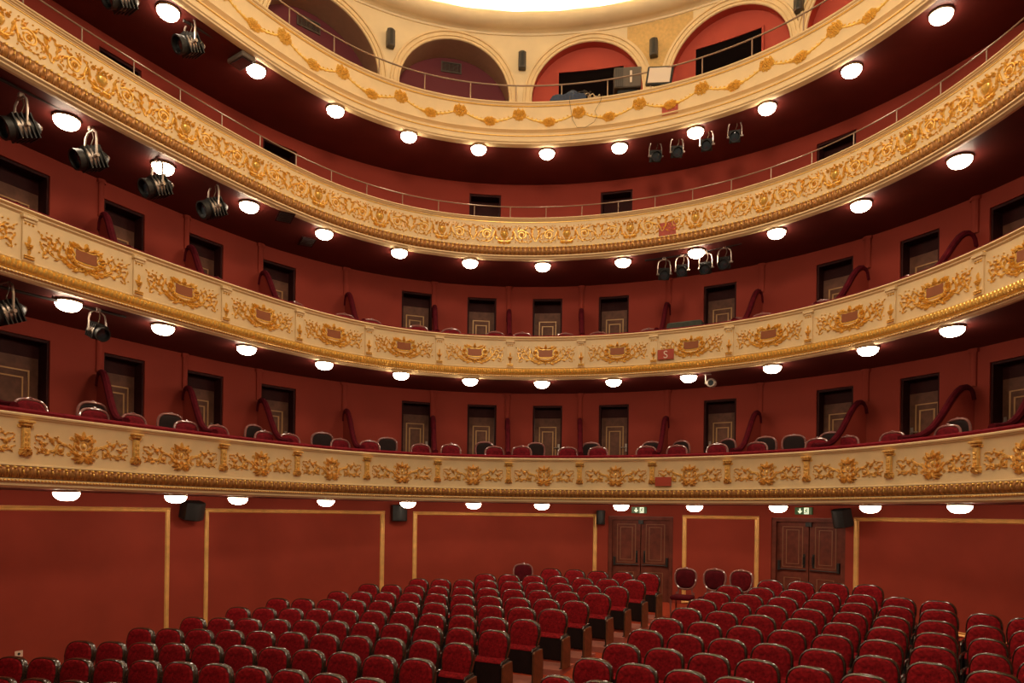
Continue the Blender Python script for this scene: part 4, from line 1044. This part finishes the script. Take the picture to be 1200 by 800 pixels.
# dome camera
s, z = hit(834, 449, 0.3); p = W(s, z, 0.3); r = thing('surveillance_camera', 'small round camera on a bracket under the second balcony', 'camera', p, heading(s))
m = MB(); m.lathe([(0.0,-0.10),(0.08,-0.09),(0.10,-0.04),(0.10,0.06),(0.085,0.075),(0.06,0.07)], 16, Matrix.Rotation(PI/2, 4, 'X')); obj('camera_body', m, 'alu', r)
m = MB(); m.lathe([(0.0,0.075),(0.07,0.07)], 16, Matrix.Rotation(PI/2, 4, 'X')); obj('lens', m, 'lens', r)
m = MB(); hz = ZE+SOFF[1]-p.z; m.tube([(-0.13,0,hz-0.003),(-0.13,0,0.0),(-0.09,0,0.0)], 0.02, 8); m.box((-0.17,-0.05,hz-0.02),(-0.02,0.05,hz-0.002),0.004); obj('bracket', m, 'alu', r)
# soffit vents
for x, y, lab in ((334, 254, 'dark slotted vent in the third balcony underside left of the fourth lamp'), (360, 283, 'small square vent low in the third balcony underside below the fourth lamp')):
    p = on_plane(x, y, SOFF[2]); r = thing('ceiling_vent', lab, 'vent', p, 0.5)
    m = MB(); m.box((-0.16,-0.26,-0.018),(0.16,0.26,-0.001),0.004); obj('vent_frame', m, 'casing', r)
    m = MB()
    for q in range(6): m.box((-0.13,-0.22+0.075*q,-0.028),(0.13,-0.18+0.075*q,-0.017))
    obj('vent_slats', m, 'pipe', r)

# ------------------------------------------------------------------ loudspeakers
def wall_speaker(x, y, out, w_, h_, d_, label, rz=0.0, tilt=0.0, matn='speaker'):
    s, z = hit(x, y, out-d_/2-0.02); p = W(s, z-h_/2, out-d_/2-0.03)
    r = thing('loudspeaker', label, 'loudspeaker', p, heading(s)+rz, 'wall loudspeakers')
    m = MB(); n = 8
    prof = [(-w_/2, d_/2), (-w_/2, -d_*0.2)]+[(-w_/2+w_*i/n, -d_*0.2-d_*0.3*math.sin(PI*i/n)) for i in range(1, n)]+[(w_/2, -d_*0.2), (w_/2, d_/2)]
    rows = [[(px*q, py*q, zz) for px, py in prof] for q, zz in ((0.9, 0.0), (1.0, 0.02), (1.0, h_-0.02), (0.9, h_))]
    m.grid(rows, closed_v=True); o0 = len(m.v); m.add(rows[0], [tuple(range(len(prof)))]); m.add(rows[-1], [tuple(reversed(range(len(prof))))])
    if tilt: m.v = [Matrix.Rotation(tilt, 4, 'X') @ q for q in m.v]
    obj('cabinet', m, matn, r, angle=35)
    m = MB(); m.box((-0.03, d_*0.3, h_*0.3), (0.03, d_/2+0.028, h_*0.7), 0.004); obj('wall_bracket', m, 'black', r)
    g = MB(); rr = [[(px*0.84, py-0.004, zz) for px, py in prof[2:-2]] for zz in (h_*0.08, h_*0.92)]; g.grid(rr)
    if tilt: g.v = [Matrix.Rotation(tilt, 4, 'X') @ q for q in g.v]
    obj('grille', g, 'black', r)
wall_speaker(458, 45, BOXW, 0.20, 0.42, 0.18, 'curved black loudspeaker on the cream wall between the first two visible arches')
wall_speaker(612, 71, BOXW, 0.20, 0.42, 0.18, 'curved black loudspeaker on the cream wall between the second and third visible arches')
wall_speaker(766, 56, BOXW, 0.20, 0.42, 0.18, 'curved black loudspeaker on the ochre wall patch above the light panel')
wall_speaker(936, 2, BOXW, 0.20, 0.42, 0.18, 'black loudspeaker cut by the top edge on the cream arcade wall')
wall_speaker(225, 598, STALLW, 0.40, 0.36, 0.30, 'large black loudspeaker between the two leftmost stalls wall panels', 0.0, 0.25, 'black')
wall_speaker(468, 601, STALLW, 0.36, 0.40, 0.28, 'black loudspeaker between the second and third stalls wall panels', 0.0, 0.0, 'black')
wall_speaker(704, 606, STALLW, 0.20, 0.36, 0.22, 'small black loudspeaker at the left edge of the aisle double door', 0.0, 0.0, 'black')
wall_speaker(987, 607, STALLW-0.12, 0.36, 0.38, 0.30, 'tilted black loudspeaker at the right edge of the second double door', -0.5, 0.2, 'black')

# ochre repair patch on the arcade wall
a = hit(735, 50, BOXW)[0]; b = hit(812, 50, BOXW)[0]; mb = MB(); pts = []
for s in frange(a, b, 0.04):
    za = arch_z(s, RAD+0.26); zb = (za if za else 10.4); zb = max(zb, 10.4)
    if zb < 12.43: pts.append([W(s, zb+0.01, BOXW-0.004), W(s, 12.45, BOXW-0.004)])
if len(pts) > 2:
    mb.grid(pts); struct('wall_patch', mb, 'ochre', 'ochre repaired plaster between the third and fourth visible arches', 'wall')

# ------------------------------------------------------------------ exit signs
def exit_sign(x, y, label):
    s, z = hit(x, y, STALLW-0.03); p = W(s, z-0.09, STALLW-0.035)
    r = thing('exit_sign', label, 'exit sign', p, heading(s), 'exit signs above the stalls doors')
    m = MB(); m.box((-0.185,-0.03,0.012),(0.185,0.03,0.168),0.006); obj('sign_box', m, 'exitgreen', r)
    f = MB(); yb = -0.0335
    def poly(pts): f.add([(px, yb, pz) for px, pz in pts]+[(px, yb+0.004, pz) for px, pz in pts], [tuple(range(len(pts))), tuple(reversed(range(len(pts), 2*len(pts))))]+[(i, (i+1) % len(pts), len(pts)+(i+1) % len(pts), len(pts)+i) for i in range(len(pts))])
    poly([(-0.055,0.145),(-0.085,0.145),(-0.085,0.09),(-0.125,0.09),(-0.07,0.03),(-0.015,0.09),(-0.055,0.09)])
    obj('arrow', f, 'exitwhite', r, smooth=False)
    f = MB(); poly([(0.02,0.02),(0.12,0.02),(0.12,0.16),(0.02,0.16)]); obj('doorway_symbol', f, 'exitwhite', r, smooth=False)
    f = MB(); yb = -0.038
    f.blob((0.078,-0.038,0.135),(0.012,0.004,0.012)); poly([(0.06,0.12),(0.08,0.118),(0.075,0.08),(0.055,0.08)]); poly([(0.06,0.082),(0.045,0.055),(0.025,0.05),(0.028,0.04),(0.052,0.044),(0.072,0.078)]); poly([(0.06,0.08),(0.085,0.062),(0.085,0.03),(0.095,0.03),(0.096,0.068),(0.075,0.088)])
    poly([(0.075,0.115),(0.10,0.09),(0.105,0.097),(0.082,0.122)]); poly([(0.062,0.118),(0.04,0.105),(0.038,0.085),(0.046,0.085),(0.048,0.10),(0.066,0.108)])
    obj('running_figure', f, 'exitgreen', r, smooth=False)
exit_sign(749, 597.5, 'green exit sign with arrow above the aisle double door')
exit_sign(942, 598.5, 'green exit sign with arrow above the right double door')

# red seat-side signs on the parapets
def red_sign(x, y, w_, h_, label, out=-0.03, letter=None, bend=0.0):
    s, z = hit(x, y, out)
    p = W(s, z-h_/2, out); r = thing('number_sign', label, 'sign', p, heading(s), 'red signs on the parapets')
    m = MB(); m.box((-w_/2, 0.0, 0.0), (w_/2, 0.022, h_), 0.003); obj('plate', m, 'signred', r)
    if letter:
        cu = bpy.data.curves.new('numeral', 'FONT'); cu.body = letter; cu.size = h_*1.05; cu.align_x = 'CENTER'; cu.extrude = 0.002
        cu.materials.append(M['signwhite'])
        tmp = bpy.data.objects.new('numeral_text', cu); C.objects.link(tmp); me = bpy.data.meshes.new_from_object(tmp.evaluated_get(bpy.context.evaluated_depsgraph_get())); bpy.data.objects.remove(tmp)
        o = bpy.data.objects.new('numeral', me); C.objects.link(o); o.parent = r; o.location = (0, -0.003, h_*0.13); o.rotation_euler = (PI/2, 0, 0)
red_sign(780, 415, 0.36, 0.22, 'red sign marked S on the second balcony parapet', -0.055, 'S')
red_sign(777, 564, 0.36, 0.20, 'plain red sign on the lowest balcony parapet', -0.055)
red_sign(782, 268, 0.38, 0.30, 'red sign behind the gilded scrolls of the third parapet', -0.012)
red_sign(785, 128, 0.36, 0.22, 'red sign under a gilded bouquet of the top parapet', -0.012)

# ------------------------------------------------------------------ equipment on the top balcony
s, z = hit(771, 98, 0.12); p = W(s, 9.577, 0.10); zz = z
r = thing('light_panel', 'flat white light panel in a dark frame on the top balcony rail', 'light panel', p, heading(s)+0.12)
m = MB(); Rt = Matrix.Rotation(0.12, 4, 'Y') @ Matrix.Rotation(-0.12, 4, 'X')
m.obox(Rt, (-0.29,-0.07,0.10), (0.29,0.0,0.55), 0.015); obj('panel_frame', m, 'black', r)
m = MB(); m.obox(Rt, (-0.245,-0.08,0.145), (0.245,-0.068,0.505), 0.003); obj('white_front', m, 'panelwhite', r)
m = MB(); m.tube([(-0.16,0,0.0),(-0.16,-0.02,0.14)], 0.016, 6); m.tube([(0.16,0,0.0),(0.16,-0.02,0.14)], 0.016, 6); m.box((-0.2,-0.03,0.0),(0.2,0.05,0.018),0.004); obj('bracket', m, 'alu', r)
s = hit(735, 95, 0.75)[0]; p = W(s, DECK[3]+0.003, 0.75)
r = thing('stage_projector', 'grey finned projector on a stand behind the top balcony rail', 'projector', p, heading(s)+0.2)
m = MB(); m.box((-0.32,-0.2,1.32),(0.32,0.2,1.80),0.02); obj('housing', m, 'greyplastic', r)
m = MB()
for q in range(6): m.box((-0.30+0.035*q,-0.215,1.34),(-0.285+0.035*q,-0.198,1.78))
obj('cooling_fins', m, 'speaker', r)
m = MB(); m.box((0.05,-0.22,1.42),(0.10,-0.198,1.70),0.004); obj('control_plate', m, 'panelwhite', r)
m = MB()
for sx in (-0.2, 0.2): m.tube([(sx*1.2,-0.1,0.003),(sx,0,1.32)], 0.025, 6); m.tube([(sx*1.2,0.15,0.003),(sx,0,1.32)], 0.025, 6)
m.box((-0.24,-0.12,1.12),(0.24,0.12,1.32),0.02); obj('stand', m, 'black', r)
s = hit(667, 108, 0.2)[0]; s2 = hit(690, 108, 0.2)[0]
r = thing('cable_heap', 'heap of cables lying on the top balcony parapet', 'cables', W(s2-0.12, 9.577, 0.05), heading(s), world_parts=False)
rnd = random.Random(9)
m = MB()
for q in range(9):
    cx_ = rnd.uniform(-0.28,0.2); rr = rnd.uniform(0.05,0.09)
    m.tube([(cx_+rr*1.3*math.cos(a), rnd.uniform(-0.04,0.04)+rr*0.7*math.sin(a), 0.03+0.03*math.sin(2*a+q)+0.024*q) for a in [2*PI*i/14 for i in range(15)]], 0.012, 5)
obj('dark_coils', m, 'pipe', r)
m = MB()
for q in range(6):
    cx_ = rnd.uniform(0.1,0.45); rr = rnd.uniform(0.04,0.07)
    m.tube([(cx_+rr*1.3*math.cos(a), rnd.uniform(-0.04,0.04)+rr*0.7*math.sin(a), 0.03+0.025*math.sin(2*a+q)+0.030*q) for a in [2*PI*i/14 for i in range(15)]], 0.012, 5)
pc = obj('pale_coils', m, 'paper', r); pc['label'] = 'pale cable coils'
s = hit(668, 105, 0.5)[0]
m = MB(); rows = []
for i in range(15):
    for_row = []
    for j in range(8):
        x_ = -0.42+0.84*i/14; a = PI*j/7; hh = 0.25+0.04*math.sin(7*x_+1)+0.03*math.sin(17*x_)
        for_row.append((x_, -0.16*math.cos(a)*(1+0.1*math.sin(9*x_)), hh*math.sin(a)**0.8*(1.0 if 0 < i < 14 else 0.6)))
    rows.append(for_row)
m.grid(rows); hb = obj('navy_bundle', m, 'navy'); hb.location = W(hit(668, 105, 0.1)[0]-0.02, 9.577, 0.11); hb.rotation_euler = (0, 0, heading(s)); tag(hb, 'navy blue cloth bundle on the top balcony parapet beside cables', 'cloth')
m = MB(); pts = [(668,112),(667.5,119),(669,128),(671,140),(676,149),(686,149),(696,143),(700,136),(697,130),(703,120),(706,111)]
m.tube([W(*(lambda h: (h[0], h[1]))(hit(x, y, -0.1)), -0.1) for x, y in pts], 0.005, 5); o = obj('loose_cable', m, 'cable'); tag(o, 'thin cable dangling in a loop over the top parapet', 'cable')
# vents in the loges
for x, y, w_, lab in ((529, 79, 0.55, 'grey ventilation grille inside the second visible arch'), (362, 28, 0.6, 'grey ventilation grille inside the first visible arch')):
    s, z = hit(x, y, BOXW+0.73); r = thing('vent_grille', lab, 'vent', W(s, z-0.14, BOXW+0.74), heading(s))
    m = MB(); m.box((-w_/2,-0.015,0.0),(w_/2,0.015,0.03)); m.box((-w_/2,-0.015,0.25),(w_/2,0.015,0.28)); m.box((-w_/2,-0.015,0.03),(-w_/2+0.03,0.015,0.25)); m.box((w_/2-0.03,-0.015,0.03),(w_/2,0.015,0.25)); obj('grille_frame', m, 'greyplastic', r)
    m = MB()
    for q in range(7): m.box((-w_/2+0.03,-0.008,0.045+0.03*q),(w_/2-0.03,0.004,0.057+0.03*q))
    for q in range(4): m.box((-w_/2+w_*(q+1)/5-0.006,-0.01,0.03),(-w_/2+w_*(q+1)/5+0.006,0.006,0.25))
    obj('grille_bars', m, 'greyplastic', r)
# cloth covered case on the second balcony
s = hit(804, 380, 0.8)[0]
r = thing('covered_case', 'dark grey cloth covered case behind the second parapet', 'case', W(s, DECK[1], 0.8), heading(s))
m = MB(); rows = []
for q, zz in ((1.06, 0.05), (1.03, 0.4), (1.0, 0.98), (0.97, 1.04), (0.85, 1.06), (0.02, 1.065)):
    ring = []
    for i in range(40):
        a = 2*PI*i/40; c, s_ = math.cos(a), math.sin(a); k = 1/max(abs(c), abs(s_)); wob = 1+(0.03*math.sin(9*a) if zz < 0.9 else 0)
        ring.append((0.40*q*k*c*wob, 0.2*q*k*s_*wob, zz))
    rows.append(ring)
m.grid(rows, closed_v=True); obj('cloth_cover', m, 'greencloth', r)
m = MB(); m.box((-0.37,-0.17,0.002),(0.37,0.17,0.9),0.02); obj('case_body', m, 'black', r)
# wall socket low on the left wall
s, z = hit(22, 766, STALLW-0.01); r = thing('wall_socket', 'pale wall socket low on the left stalls wall', 'socket', W(s, z-0.05, STALLW-0.008), heading(s))
m = MB(); m.box((-0.06,-0.008,0.0),(0.06,0.006,0.10),0.003); obj('plate', m, 'switch', r)
m = MB(); m.lathe([(0.0,0.012),(0.02,0.011),(0.024,0.006)], 12, Matrix.Translation((0,0,0.05)) @ Matrix.Rotation(PI/2, 4, 'X')); obj('socket_hole', m, 'black', r)
for o in bpy.data.objects:
    if '_o' in o: del o['_o']
